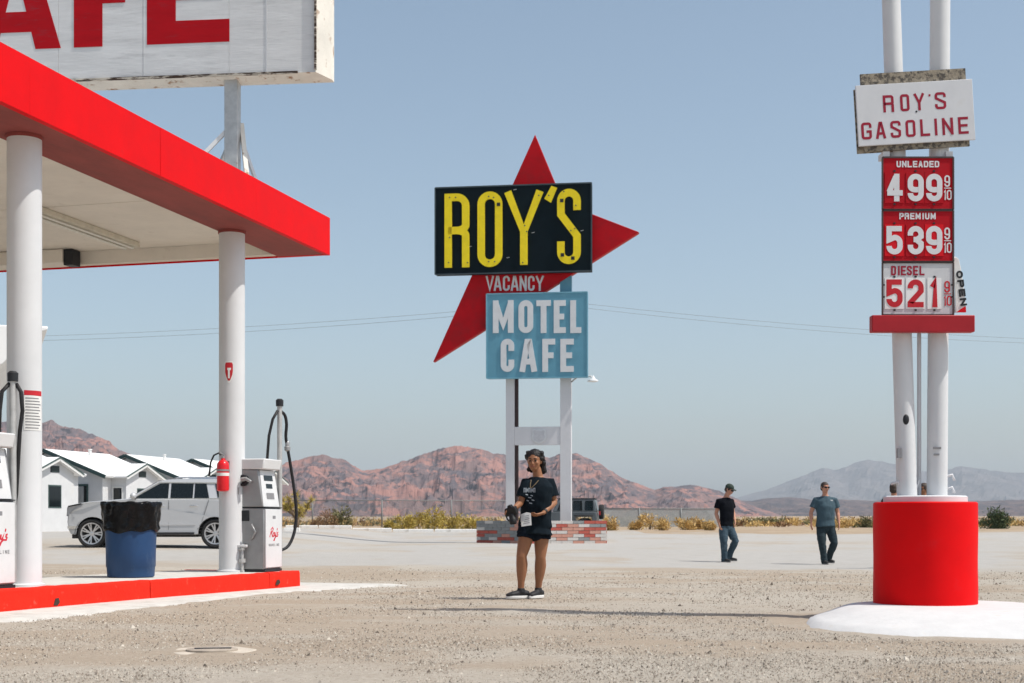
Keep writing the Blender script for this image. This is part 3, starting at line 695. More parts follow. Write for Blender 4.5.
M_NOT = M('notice_white', (0.74, 0.74, 0.72), 0.5, var=0.03)
a0 = colang(-0.02, B1); a1 = colang(0.93, B1); zt, zb_ = Zp(390, 13.86), Zp(430, 13.86)
wrap_patch(col1, 'notice', M_NOT, r1, a0, a1, zb_, zt - 0.05, 0.003)
wrap_patch(col1, 'notice_header', M('notice_red', (0.50, 0.02, 0.03), 0.5), r1, a0, a1, zt - 0.048, zt, 0.004)
for i in range(11):
    z = zt - 0.075 - i * 0.029; e = a0 + (a1 - a0) * (0.75 + 0.2 * ((i * 7) % 5) / 5)
    wrap_patch(col1, 'print_line', P_GREY, r1, a0 + 0.07, e, z - 0.006, z + 0.004, 0.0045)
sa, sb = colang(-0.55, B2), colang(0.12, B2); sz0, sz1 = Zp(383, 18.5), Zp(361, 18.5)
def shield(th0, th1, z0, z1, off, mat, name):
    tm = (th0 + th1) / 2; hw = (th1 - th0) / 2; vs = []; rows = 9
    for i in range(rows + 1):
        f = i / rows; z = z0 + (z1 - z0) * f; k = (0.25 + 0.75 * math.sin(min(1, f * 1.8) * math.pi / 2)) * (1 if f < 0.9 else 0.8)
        for j in range(7):
            a = tm + hw * k * (j / 3 - 1); vs.append(((r2 + off) * math.cos(a), (r2 + off) * math.sin(a), z))
    mb = MB(); mb.add(vs, [(i * 7 + j, i * 7 + j + 1, i * 7 + j + 8, i * 7 + j + 7) for i in range(rows) for j in range(6)])
    return mb.build(name, mat, col2, smooth=True, fixn=False)
shield(sa, sb, sz0, sz1, 0.002, M_NOT, 'sticker_border'); shield(sa + 0.05, sb - 0.05, sz0 + 0.03, sz1 - 0.02, 0.0035, MATS['notice_red'], 'sticker')
tm = (sa + sb) / 2
wrap_patch(col2, 'sticker_mark', M_NOT, r2, tm - 0.12, tm + 0.16, sz1 - 0.12, sz1 - 0.09, 0.005, 5)
wrap_patch(col2, 'sticker_mark', M_NOT, r2, tm - 0.07, tm + 0.07, sz0 + 0.06, sz1 - 0.12, 0.005, 5)

# fire extinguisher strapped to the farther column
fa = colang(-0.45, B2) + th_c
fxy = Vector((B2.x + (r2 + 0.085) * math.cos(fa), B2.y + (r2 + 0.085) * math.sin(fa), Zp(491.5, 18.45)))
fe = empty('fire_extinguisher', fxy, fa, 'red fire extinguisher strapped to the farther canopy column', 'fire extinguisher')
P_FE = M('extinguisher_red', (0.68, 0.012, 0.02), 0.3, var=0.06, coat=0.3)
MB().lathe([(0.05, 0), (0.076, 0.012), (0.08, 0.03), (0.08, 0.33), (0.074, 0.365), (0.05, 0.395), (0.026, 0.41), (0.026, 0.43)], 28).build('cylinder', P_FE, fe, smooth='auto')
lb = MB(); lb.lathe([(0.0815, 0.20), (0.0815, 0.24)], 28, cap=False); lb.build('label_band', M_NOT, fe, smooth=True)
lb = MB(); lb.lathe([(0.083, 0.26), (0.083, 0.285)], 28, cap=False); lb.build('strap', P_STEEL, fe, smooth=True)
v = MB(); v.lathe([(0.022, 0.43), (0.022, 0.465)], 12); v.bar((-0.03, 0, 0.47), (0.10, 0, 0.50), 0.02, 0.012); v.bar((-0.02, 0, 0.46), (0.09, 0, 0.455), 0.02, 0.010)
v.build('valve', P_STEEL, fe)
MB().tube([(0, -0.02, 0.455), (-0.02, -0.07, 0.50), (0.0, -0.13, 0.47), (0.01, -0.17, 0.38), (0.0, -0.19, 0.27), (0.0, -0.2, 0.2)], [0.012] * 5 + [0.016], 8, hint=(1, 0, 0)).build('hose', P_DARK, fe, smooth=True)
b_ = MB(); b_.box(-0.1, -0.078, -0.05, 0.05, 0.05, 0.4); b_.build('bracket', P_STEEL, fe)

# ------------------------------------------------------------------ roof sign reading CAFE
rs = -R(6.4); SO = Vector((X(235.5, 19.75), 19.75, 5.12))
rsn = empty('roof_sign', SO, rs, 'big weathered white roof sign with red letters above the canopy', 'sign')
def rp(px, py, yo=0.0): return on_plane(px, py, SO, rs, yo)
xr, zbot = rp(316, 72.5, -0.30); bw = 0.18; xl = xr - 7.3; ztop = zbot + 2.45
for i in range(6):   # painted sheet panels of the face
    xa = xl + (xr - xl) * i / 6; xb = xl + (xr - xl) * (i + 1) / 6
    if i == 5: xa -= 0.0
    MB().box(xa + 0.002, xb - 0.002, -0.30 + (0.003 if i % 2 else 0), -0.26, zbot, ztop).build('face_panel', P_OLDW, rsn)
def frame_side(pts_in, pts_out, name='frame_side'):
    vs = [(p[0], -0.325, p[1]) for p in pts_in] + [(p[0], -0.12, p[1]) for p in pts_out] + [(p[0], 0.0, p[1]) for p in pts_out] + [(p[0], -0.02, p[1]) for p in pts_in] + [(p[0], -0.255, p[1]) for p in pts_in]
    mb = MB(); mb.add(vs, [(0, 1, 3, 2), (2, 3, 5, 4), (4, 5, 7, 6), (0, 8, 9, 1), (0, 2, 4, 6, 8), (1, 9, 7, 5, 3)]); return mb.build(name, P_RUST, rsn)
I = [(xl, zbot), (xr, zbot), (xr, ztop), (xl, ztop)]; O = [(xl - bw, zbot - 0.05), (xr + bw, zbot - 0.05), (xr + bw, ztop + bw), (xl - bw, ztop + bw)]
for k in range(4): frame_side((I[k], I[(k + 1) % 4]), (O[k], O[(k + 1) % 4]))
MB().box(xl, xr, -0.10, -0.03, zbot, ztop).build('back_panel', P_OLDW, rsn)
e0 = rp(147, 44.5, -0.30); e1 = rp(229.5, 43, -0.30); lh = 1.50; lz = e0[1] - 0.005; k_ = (e1[0] - e0[0]) / 82.5
def blk(polys, name='letter'):
    mb = MB()
    for j, p in enumerate(polys): mb.prism(p, -0.3045 - 0.0007 * j, -0.3005)
    return mb.build(name, P_LTR, rsn)
def rect(x0, x1, z0, z1): return [(x0, z0), (x1, z0), (x1, z1), (x0, z1)]
sw = 29 * k_; ex = e0[0]; ew = 82.5 * k_; bt = 22 * k_
blk([[(ex, lz), (ex + ew, lz), (ex + ew, lz + bt), (ex + sw, lz + bt), (ex + sw, lz + 42 * k_), (ex + ew * 0.93, lz + 42 * k_), (ex + ew * 0.93, lz + 64 * k_), (ex + sw, lz + 64 * k_),
      (ex + sw, lz + lh - bt), (ex + ew, lz + lh - bt), (ex + ew, lz + lh), (ex, lz + lh)]])
fx_ = rp(74, 46, -0.30)[0]
blk([[(fx_, lz), (fx_ + sw, lz), (fx_ + sw, lz + 42 * k_), (fx_ + 52 * k_, lz + 42 * k_), (fx_ + 52 * k_, lz + 64 * k_), (fx_ + sw, lz + 64 * k_), (fx_ + sw, lz + lh - bt), (fx_ + 56 * k_, lz + lh - bt),
      (fx_ + 56 * k_, lz + lh), (fx_, lz + lh)]])
ar = rp(61, 48.5, -0.30)[0]; aw = 92 * k_; ax = ar - aw; am = ax + aw / 2; sl_ = 26 * k_
blk([[(ax, lz), (ax + sl_, lz), (am, lz + lh * 0.74), (ar - sl_, lz), (ar, lz), (am + sl_ * 0.55, lz + lh), (am - sl_ * 0.55, lz + lh)],
     rect(ax + aw * 0.24, ax + aw * 0.76, lz + 17 * k_, lz + 37 * k_)])
mbC = MB(); stroke_mesh(mbC, glyph('C', 84 * k_, lh, 27 * k_)[0], 27 * k_, -0.3045, -0.3005, (ax - 96 * k_, lz)); mbC.build('letter', P_LTR, rsn)
P_SCALE = M('rust_scale', (0.55, 0.50, 0.42), 0.9, var=0.2, scale=9, col2=(0.05, 0.03, 0.022), thr=(0.44, 0.5), s2=7, stretch=(0.6, 1, 6))
MB().box(xl + 0.1, xr - 0.25, -0.333, -0.3055, zbot - 0.012, zbot + 0.022).build('rusted_strip', P_SCALE, rsn)
MB().box(xr - 0.018, xr + 0.012, -0.333, -0.3056, zbot + 0.03, ztop).build('rusted_strip', P_SCALE, rsn)
MB().box(xr - 0.7, xr - 0.68, -0.3043, -0.3015, zbot + 0.03, ztop).build('panel_joint', P_WHT, rsn)
# posts and braces
for xx in (0.0, -5.6):
    MB().box(xx - 0.095, xx + 0.095, -0.21, -0.05, 0.0, zbot + 0.1).build('post', P_GAL, rsn, bevel=0.01)
MB().bar((-0.03, -0.12, 1.18), (-1.0, -0.5, 0.02), 0.09, 0.05).build('brace', P_WHT, rsn)
MB().bar((-0.05, 0.12, 1.15), (-0.9, 0.9, 0.05), 0.07, 0.05).build('brace', P_GAL, rsn)
MB().bar((0.08, 0.02, 1.25), (0.34, -0.45, 0.02), 0.06, 0.05).build('brace', P_RUST, rsn)
MB().bar((0.11, 0.10, 0.9), (0.50, -0.25, 0.02), 0.045, 0.04).build('brace', P_WHT, rsn)

# ------------------------------------------------------------------ fuel pumps
P_PW = M('pump_white', (0.66, 0.665, 0.67), 0.35, var=0.04, col2=(0.60, 0.58, 0.53), thr=(0.64, 0.85), s2=5, coat=0.2)
P_LOGO = M('logo_red', (0.55, 0.02, 0.04), 0.5)
def make_pump():
    o = empty('fuel_pump')
    W, D = 0.53, 0.50
    def fr(z0, z1, xf0, xf1, name, mat, y0=0.0, y1=W, xb=-D, bev=0.012):
        mb = MB(); mb.add([(xb, y0, z0), (xf0, y0, z0), (xf0, y1, z0), (xb, y1, z0), (xb, y0, z1), (xf1, y0, z1), (xf1, y1, z1), (xb, y1, z1)],
                          [(0, 3, 2, 1), (4, 5, 6, 7), (0, 1, 5, 4), (1, 2, 6, 5), (2, 3, 7, 6), (3, 0, 4, 7)]); return mb.build(name, mat, o, bevel=bev)
    fr(0.0, 0.03, 0.0, 0.0, 'plinth', P_BLK, xb=-D + 0.01, bev=0)
    cb = fr(0.03, 0.83, -0.012, -0.012, 'cabinet', P_STEEL)
    dr = MB(); dr.box(-0.011, 0.008, 0.018, W - 0.018, 0.05, 0.815); dr = dr.build('door', P_PW, o, bevel=0.006)
    hd = fr(0.845, 1.33, -0.03, -0.10, 'head', P_STEEL)
    # sloping face plate of the head
    fp = MB(); fp.add([(-0.028, 0.02, 0.85), (-0.028, W - 0.02, 0.85), (-0.093, W - 0.045, 1.325), (-0.093, 0.045, 1.325), (-0.05, 0.02, 0.85), (-0.05, W - 0.02, 0.85), (-0.12, W - 0.045, 1.325), (-0.12, 0.045, 1.325)],
                      [(0, 1, 2, 3), (7, 6, 5, 4), (0, 4, 5, 1), (1, 5, 6, 2), (2, 6, 7, 3), (3, 7, 4, 0)])
    fpo = fp.build('face_plate', P_PW, o)
    def onface(z): return -0.028 - (z - 0.85) / 0.475 * 0.065
    for (ya, yb, za, zb2, mt, nm) in ((0.13, 0.40, 1.19, 1.26, P_GLS, 'display'), (0.17, 0.36, 1.09, 1.15, P_GLS, 'display'), (0.15, 0.38, 0.95, 1.03, MATS['grey_print'], 'keypad')):
        q = MB(); q.add([(onface(za) + 0.004, ya, za), (onface(za) + 0.004, yb, za), (onface(zb2) + 0.004, yb, zb2), (onface(zb2) + 0.004, ya, zb2)], [(0, 1, 2, 3)]); q.build(nm, mt, fpo)
    fr(0.832, 0.843, 0.0, 0.0, 'seam_trim', P_BLK, bev=0)
    cr = MB(); cr.add([(-D - 0.01, -0.01, 1.335), (-0.03, -0.01, 1.335), (-0.03, W + 0.01, 1.335), (-D - 0.01, W + 0.01, 1.335), (-D - 0.01, -0.01, 1.475), (0.0, -0.01, 1.475), (0.0, W + 0.01, 1.475), (-D - 0.01, W + 0.01, 1.475), ],
                      [(0, 3, 2, 1), (4, 5, 6, 7), (0, 1, 5, 4), (1, 2, 6, 5), (2, 3, 7, 6), (3, 0, 4, 7)])
    cr = cr.build('crown', P_PW, o, bevel=0.015)
    MB().tube([(-0.06, W + 0.06, 0.05), (-0.06, W + 0.06, 2.22)], 0.034, 12).build('hose_mast', P_GAL, o, smooth='auto')
    MB().lathe([(0.05, 2.20), (0.052, 2.28), (0.03, 2.30)], 12, (-0.06, W + 0.06, 0)).build('mast_cap', P_BLK, o, smooth='auto')
    hz_ = [(-0.07, W + 0.02, 2.14), (-0.12, W - 0.03, 2.02), (-0.16, W - 0.06, 1.80), (-0.18, W - 0.08, 1.46)]
    MB().tube(hz_, 0.02, 8).build('hose', P_DARK, o, smooth=True)
    hp = [(-0.04, W + 0.07, 2.13), (-0.01, W + 0.12, 2.08), (0.0, W + 0.15, 1.96), (-0.02, W + 0.17, 1.80), (-0.01, W + 0.20, 1.66), (0.02, W + 0.24, 1.4), (0.05, W + 0.30, 1.05), (0.06, W + 0.34, 0.75),
          (0.04, W + 0.31, 0.5), (0.0, W + 0.22, 0.33), (-0.05, W + 0.10, 0.27), (-0.08, W - 0.01, 0.27)]
    dense = []
    for i in range(len(hp) - 1):
        for t_ in (0, 0.33, 0.66):
            p0 = Vector(hp[max(i - 1, 0)]); p1 = Vector(hp[i]); p2 = Vector(hp[i + 1]); p3 = Vector(hp[min(i + 2, len(hp) - 1)])
            dense.append(0.5 * ((2 * p1) + (-p0 + p2) * t_ + (2 * p0 - 5 * p1 + 4 * p2 - p3) * t_ * t_ + (-p0 + 3 * p1 - 3 * p2 + p3) * t_ ** 3))
    dense.append(Vector(hp[-1]))
    MB().tube(dense, 0.021, 8).build('hose', P_DARK, o, smooth=True)
    MB().lathe([(0.02, 1.60), (0.04, 1.615), (0.042, 1.66), (0.03, 1.67), (0.033, 1.72), (0.02, 1.74)], 12, (-0.01, W + 0.20, 0)).build('breakaway_coupling', P_STEEL, o, smooth='auto')
    # nozzle boot and nozzle on the near side
    nb = MB(); nb.lathe([(0.075, -0.002), (0.075, 0.03), (0.05, 0.034), (0.045, 0.008)], 20, (-0.30, 0.0, 1.19), axis='y'); nb.build('nozzle_boot', P_BLK, o, smooth='auto')
    nz = MB(); nz.tube([(-0.30, -0.05, 1.20), (-0.24, -0.06, 1.21), (-0.17, -0.055, 1.17)], [0.03, 0.026, 0.02], 10); nz.tube([(-0.36, -0.05, 1.10), (-0.37, -0.05, 0.90)], [0.022, 0.018], 10, hint=(1, 0, 0))
    nz.build('nozzle', P_STEEL, o, smooth='auto')
    q = MB(); q.box(-0.42, -0.22, -0.012, 0.001, 0.66, 0.80); q.build('side_recess', P_BLK, o, bevel=0.02)
    q = MB(); q.tube([(-0.30, -0.05, 0.0), (-0.30, -0.05, 0.30), (-0.30, -0.02, 0.36)], 0.022, 10); q.lathe([(0.045, 0.12), (0.045, 0.17)], 12, (-0.30, -0.05, 0)); q.lathe([(0.04, 0.28), (0.04, 0.31)], 12, (-0.30, -0.05, 0))
    q.build('valve_pipe', P_GAL, o, smooth='auto')
    q = MB(); q.bar((-0.37, -0.06, 0.335), (-0.22, -0.06, 0.335), 0.03, 0.035); q.build('valve_handle', P_PW, o, bevel=0.01)
    q = MB(); q.tube([(-0.18, -0.02, 0.42), (-0.12, -0.035, 0.52), (-0.18, -0.03, 0.62)], 0.015, 8); q.build('pipe_elbow', P_STEEL, o, smooth=True)
    # script lettering on the door: local y runs left to right across the front
    def script(pls, y0, z0, sc, t, mat, nm='letter'):
        for pl in pls:
            mb = MB(); stroke_mesh(mb, [(p[0] * sc + 0.3 * p[1] * sc, p[1] * sc) for p in pl], t, -0.002, 0, (0, 0))
            q_ = mb.build(nm, mat, dr); q_.rotation_euler = (0, 0, R(90)); q_.location = (0.0085, y0, z0)
    Rr_ = [(0.0, -0.1), (0.25, 1.0), (0.1, 0.9), (0.5, 1.1), (0.75, 0.9), (0.6, 0.6), (0.25, 0.5), (0.5, 0.3), (0.8, -0.1)]
    o_ = arc(1.08, 0.22, 0.2, 0.26, 90, 450, 12)
    y_ = [(1.4, 0.5), (1.45, 0.1), (1.65, 0.05), (1.8, 0.5), (1.7, 0.0), (1.5, -0.5), (1.3, -0.5), (1.5, -0.25), (1.95, 0.05)]
    a_ = [(1.95, 1.0), (1.92, 0.75)]
    s2 = [(2.35, 0.5), (2.15, 0.45), (2.15, 0.3), (2.35, 0.2), (2.3, 0.0), (2.0, 0.0)]
    script([Rr_, o_, y_, a_, s2], 0.13, 0.46, 0.105, 0.017, P_LOGO)
    tx = 0.10
    for ch in 'GASOLINE':
        mb = MB()
        for pl in glyph(ch, 0.028, 0.034, 0.006): stroke_mesh(mb, pl, 0.006, -0.002, 0)
        q_ = mb.build('letter', P_GREY, dr); q_.rotation_euler = (0, 0, R(90)); q_.location = (0.0085, tx, 0.33); tx += 0.042
    q = MB(); q.box(0.0085, 0.0095, 0.22, 0.31, 0.69, 0.73); q.build('grade_mark', P_GREY, dr)
    return o
pump = make_pump()
tag(pump, 'fuel pump with grey steel sides beside the farther column', 'fuel pump', 'fuel pumps')
pump.location = (X(265, 18.5), 18.5, 0.196); pump.rotation_euler = (0, 0, th_c)
pump2 = copy_tree(pump); pump2['label'] = 'fuel pump cut off by the left edge before the nearer column'
for c_ in [c for c in pump2.children if c.name.split('.')[0] in ('hose', 'hose_mast', 'mast_cap', 'breakaway_coupling')]: bpy.data.objects.remove(c_, do_unlink=True)
MB().tube([(-0.07, 0.59, 0.05), (-0.07, 0.59, 2.0)], 0.034, 12).build('hose_mast', P_GAL, pump2, smooth='auto')
MB().lathe([(0.05, 1.98), (0.052, 2.06), (0.03, 2.08)], 12, (-0.07, 0.59, 0)).build('mast_cap', P_BLK, pump2, smooth='auto')
MB().tube([(-0.09, 0.57, 1.96), (-0.14, 0.52, 1.88), (-0.15, 0.5, 1.7), (-0.16, 0.5, 1.47)], 0.02, 8).build('hose', P_DARK, pump2, smooth=True)
MB().tube([(-0.04, 0.60, 1.96), (0.0, 0.62, 1.88), (0.01, 0.63, 1.7), (-0.02, 0.63, 1.5), (-0.08, 0.66, 0.9), (-0.15, 0.64, 0.4), (-0.25, 0.5, 0.28)], 0.02, 8).build('hose', P_DARK, pump2, smooth=True)
pump2.location = (X(15.5, 13.6) - 0.53 * 0.26, 13.6 - 0.53 * 0.9656, 0.222)

# ------------------------------------------------------------------ trash drum
tp = Vector((X(131, 16.6), 16.6, 0))
qi = Matrix.Rotation(-th_i, 4, 'Z') @ (tp - C0); tz = isl_z(qi.y)
tcn = empty('trash_drum', (tp.x, tp.y, tz - 0.003), 0.3, 'blue plastic trash drum lined with a black bag on the island', 'trash can')
P_BLU = M('blue_plastic', (0.016, 0.052, 0.135), 0.45, var=0.12, scale=5, col2=(0.05, 0.10, 0.19), thr=(0.58, 0.75), s2=6, stretch=(1, 1, 0.4))
MB().lathe([(0.25, 0.0), (0.268, 0.012), (0.275, 0.12), (0.282, 0.13), (0.284, 0.3), (0.293, 0.56), (0.302, 0.80), (0.308, 0.84), (0.29, 0.845), (0.28, 0.8), (0.26, 0.05)], 40, cap=False).build('drum', P_BLU, tcn, smooth='auto')
bag = MB(); n_ = 96; rows = []; rg = random.Random(8)
ph = [rg.random() * 6.28 for _ in range(8)]
prof = [(0.30, 0.535), (0.317, 0.57), (0.313, 0.60), (0.322, 0.66), (0.327, 0.74), (0.334, 0.81), (0.344, 0.855), (0.335, 0.878), (0.312, 0.868), (0.297, 0.82), (0.25, 0.5)]
vs = []
for i, (r, z) in enumerate(prof):
    for j in range(n_):
        a = 2 * math.pi * j / n_
        wv = 0.010 * math.sin(9 * a + ph[0] + z * 9) + 0.006 * math.sin(13 * a - z * 35 + ph[5]) + 0.005 * math.sin(17 * a + ph[1] - z * 22) + 0.004 * math.sin(31 * a + ph[2] + z * 40) + 0.004 * math.sin(5 * a + z * 60)
        zz = z + (0.012 * math.sin(3 * a + ph[3]) + 0.012 * math.sin(7 * a + ph[4]) if i <= 1 else 0.006 * math.sin(11 * a + i))
        k = 0.15 if i < 1 else 1.0
        rr = max(r + wv * 1.0, 0.306) if i < 8 else r + wv * 0.3
        if i == 0: rr = 0.304 + 0.004 * abs(math.sin(13 * a))
        vs.append((rr * math.cos(a), rr * math.sin(a), zz))
bag.add(vs, [(i * n_ + j, i * n_ + (j + 1) % n_, (i + 1) * n_ + (j + 1) % n_, (i + 1) * n_ + j) for i in range(len(prof) - 1) for j in range(n_)])
bag.build('liner_bag', M('black_plastic_bag', (0.005, 0.005, 0.006), 0.16, var=0.1, bump=1.0, bscale=13, spec=0.2, rvar=0.04), tcn, smooth=True)

# ------------------------------------------------------------------ tall motel sign
P_SRED = M('sign_red', (0.46, 0.004, 0.010), 0.5, spec=0.12, var=0.14, scale=1.2, col2=(0.30, 0.012, 0.016), thr=(0.5, 0.75), s2=1.3)
P_SBLK = M('sign_black', (0.004, 0.010, 0.014), 0.6, spec=0.08, var=0.2, scale=3)
P_YEL = M('sign_yellow', (0.86, 0.66, 0.012), 0.5, var=0.08, scale=4, col2=(0.55, 0.38, 0.02), thr=(0.66, 0.8), s2=7)
P_TEAL = M('sign_teal', (0.115, 0.30, 0.40), 0.5, var=0.08, scale=1.5, col2=(0.17, 0.36, 0.44), thr=(0.55, 0.75), s2=1.2, bump=0.1, bscale=3)
P_SWHT = M('sign_white', (0.66, 0.67, 0.68), 0.5, var=0.06, scale=4, col2=(0.52, 0.50, 0.5), thr=(0.6, 0.8), s2=8)
P_POST = M('sign_post_white', (0.63, 0.625, 0.64), 0.5, var=0.05, scale=2, col2=(0.56, 0.53, 0.52), thr=(0.6, 0.85), s2=2)
ra = -R(8.0); MO = Vector((X(537, 53.9), 53.9, 0.0)); MO.z = gz(MO.x, MO.y)
ms = empty('motel_sign', MO, ra, 'tall motel sign with a red pointed star, black, teal and red boards', 'sign')
def mp_(px, py, yo=0.0): return on_plane(px, py, MO, ra, yo)
def mrect(p0, p1, yo):
    a = mp_(p0[0], p0[1], yo); b = mp_(p1[0], p1[1], yo); return a[0], b[0], b[1], a[1]     # x0 x1 z0 z1
# boards; y: negative = towards the viewer
YS, YB, YM = -0.25, -0.62, -0.55
star = [mp_(*p, YS) for p in ((535, 134.5), (563.5, 203), (639, 232), (433, 362))]
star_o = MB().prism(star, YS, 0.12).build('star', P_SRED, ms, bevel=0.02)
star_o['label'] = 'red three-pointed star behind the boards'
x0, x1, z0, z1 = mrect((435.2, 188), (591.5, 270.8), YB)
nb = MB(); nb.box(x0, x1, YB, -0.22, z0, z1); nb = nb.build('name_board', P_SBLK, ms, bevel=0.015)
rim = MB()
for a, b_ in (((x0, z0), (x1, z0)), ((x1, z0), (x1, z1)), ((x1, z1), (x0, z1)), ((x0, z1), (x0, z0))):
    rim.bar((a[0], YB - 0.004, a[1]), (b_[0], YB - 0.004, b_[1]), 0.05, 0.03, up=(0, 1, 0))
rim.build('edge_trim', M('board_trim', (0.05, 0.07, 0.08), 0.5), nb)
t_ = 7.4 * 53.2 / FPX
for ch, pa, pb in (('R', (444.8, 268), (469.5, 193.5)), ('O', (477.7, 267.5), (502.5, 191.5)), ('Y', (505, 265.5), (543, 191)), ('S', (557.3, 264.5), (580.8, 188.8))):
    a = mp_(*pa, YB); b_ = mp_(*pb, YB)
    letter(ch, a[0], a[1], b_[0] - a[0], b_[1] - a[1], t_, YB, 0.07, P_YEL, nb)
q = [mp_(*p, YB) for p in ((551.5, 186.3), (557.2, 188.2), (551, 203), (544.6, 199))]
MB().prism(q, YB - 0.07, YB - 0.002).build('apostrophe', P_YEL, nb)
for px, py in ((498.8, 204.8), (562, 201), (562.6, 255.3), (573, 258.5)):   # open access holes in the letters
    a = mp_(px, py, YB); MB().box(a[0] - 0.065, a[0] + 0.065, YB - 0.082, YB - 0.0735, a[1] - 0.065, a[1] + 0.065).build('access_hole', P_BLK, nb)
rg = random.Random(2)
for px, py in ((450, 198), (456, 198), (489, 197), (494, 198), (489, 262), (495, 262), (539, 196), (525, 226), (527, 232), (575, 229), (571, 231), (564, 192), (576, 206), (450, 238), (449, 263), (468, 263), (523, 263), (549, 196)):
    a = mp_(px, py, YB); MB().lathe([(0.028, 0.0), (0.028, 0.012)], 8, (a[0], YB - 0.076, a[1]), axis='y').build('tube_socket', MATS['board_trim'], nb)
for px, py in ((515, 190), (533, 233), (508, 258), (582, 231), (470, 247)):
    a = mp_(px, py, YB); MB().bar((a[0] - 0.05, YB - 0.02, a[1]), (a[0] + 0.06, YB - 0.03, a[1] + 0.02), 0.02, 0.02).build('tube_clip', P_GAL, nb)
vx = [(485.6, 10), (495, 8.2), (504, 7.2), (512, 7.5), (520.5, 7.2), (529, 7.2), (536.8, 8.2)]
for ch, (px, wp) in zip('VACANCY', ((485.6, 8.6), (493.6, 8.2), (503, 6.8), (510.6, 8.2), (519.6, 7.2), (528, 6.6), (535.6, 8.4))):
    a = mp_(px, 291.0, YS); b_ = mp_(px + wp, 275.8, YS)
    letter(ch, a[0], a[1], b_[0] - a[0], b_[1] - a[1], 0.076, YS, 0.02, P_SWHT, star_o)
x0, x1, z0, z1 = mrect((486.6, 294.2), (587.3, 377), YM)
zmid = mp_(537, 336, YM)[1]
mbd = MB(); mbd.box(x0, x1, YM, -0.15, z0, z1); mbd = mbd.build('motel_board', P_TEAL, ms, bevel=0.012)
rim = MB()
for a, b_ in (((x0, z0), (x1, z0)), ((x1, z0), (x1, z1)), ((x1, z1), (x0, z1)), ((x0, z1), (x0, z0))):
    rim.bar((a[0], YM - 0.004, a[1]), (b_[0], YM - 0.004, b_[1]), 0.045, 0.035, up=(0, 1, 0))
rim.build('edge_trim', M('teal_trim', (0.17, 0.38, 0.48), 0.5), mbd)
t2 = 5.7 * 53.3 / FPX
for ch, px, wp in (('M', 493, 20.6), ('O', 518.6, 14.6), ('T', 536.4, 14.4), ('E', 553.8, 12), ('L', 570.3, 11)):
    a = mp_(px, 333.2, YM); b_ = mp_(px + wp, 300.2, YM)
    dz = 0.0; letter(ch, a[0], a[1], b_[0] - a[0], b_[1] - a[1], t2, YM, 0.03, P_SWHT, mbd)
for ch, px, wp in (('C', 500.8, 13.4), ('A', 519.4, 17.8), ('F', 542.4, 12.8), ('E', 560.4, 13.4)):
    a = mp_(px, 372, YM); b_ = mp_(px + wp, 338.8, YM); letter(ch, a[0], a[1], b_[0] - a[0], b_[1] - a[1], t2, YM, 0.03, P_SWHT, mbd)
def post(pa, pb, ytop, lab):
    a = mp_(pa, 500, 0); b_ = mp_(pb, 500, 0); top = mp_(pa, ytop, 0)[1]
    return MB().box(a[0], b_[0], -0.17, 0.12, 0.0, top).build('post', P_POST, ms, bevel=0.01), a[0], b_[0]
pL, la, lb_ = post(506.4, 515.0, 240, 'left'); pR, ra_, rb_ = post(560.6, 571.6, 200, 'right')
tb = MB(); tb.box(ra_ - 0.006, rb_ + 0.006, -0.176, 0.126, z1 - 0.2, mp_(566, 272, 0)[1]); tb.build('painted_sleeve', P_TEAL, pR)
dp = MB(); dp.tube([(lb_ + 0.075, -0.05, 0.3), (lb_ + 0.075, -0.05, z0 + 0.02)], 0.07, 12); dp.build('conduit_pipe', M('dark_conduit', (0.05, 0.032, 0.032), 0.7, var=0.2), ms, smooth='auto')
xa, xb, za, zb2 = mrect((514.5, 427), (561.5, 445), -0.1)
cb = MB(); cb.box(lb_ - 0.0, ra_ + 0.0, -0.15, -0.05, za, zb2); cb = cb.build('cross_board', P_POST, ms, bevel=0.01)
c = mp_(539, 436, -0.15); shp = []
for u, v_ in ((-0.27, 0.22), (-0.18, 0.27), (-0.08, 0.23), (0, 0.27), (0.08, 0.23), (0.18, 0.27), (0.27, 0.22), (0.24, 0.08), (0.29, -0.06), (0.22, -0.2), (0.0, -0.3), (-0.22, -0.2), (-0.29, -0.06), (-0.24, 0.08)):
    shp.append((c[0] + u, c[1] + v_))
sh = MB().prism(shp, -0.185, -0.152).build('route_shield', P_SWHT, cb, bevel=0.006)
sh2 = MB().prism([(c[0] + (p[0] - c[0]) * 0.82, c[1] + (p[1] - c[1]) * 0.82) for p in shp], -0.192, -0.186).build('shield_field', M('shield_grey', (0.55, 0.55, 0.57), 0.6), cb)
for k in (-0.07, 0.07): 
    letter('O', c[0] + k - 0.05, c[1] - 0.14, 0.10, 0.16, 0.025, -0.192, 0.006, P_POST, cb, name='shield_mark')
la_ = mp_(572, 382, -0.1); lb2 = mp_(593, 377, -0.1)
lam = MB(); lam.tube([(rb_, -0.1, la_[1]), (rb_ + 0.25, -0.12, la_[1] + 0.2), (lb2[0] - 0.1, -0.14, lb2[1] + 0.02), (lb2[0], -0.14, lb2[1])], 0.03, 8); lam = lam.build('lamp_arm', P_GAL, ms, smooth=True)
MB().lathe([(0.03, 0.05), (0.06, 0.0), (0.09, -0.06), (0.20, -0.13), (0.21, -0.17), (0.12, -0.19)], 16, (lb2[0], -0.14, lb2[1])).build('lamp_shade', P_PW, lam, smooth='auto')

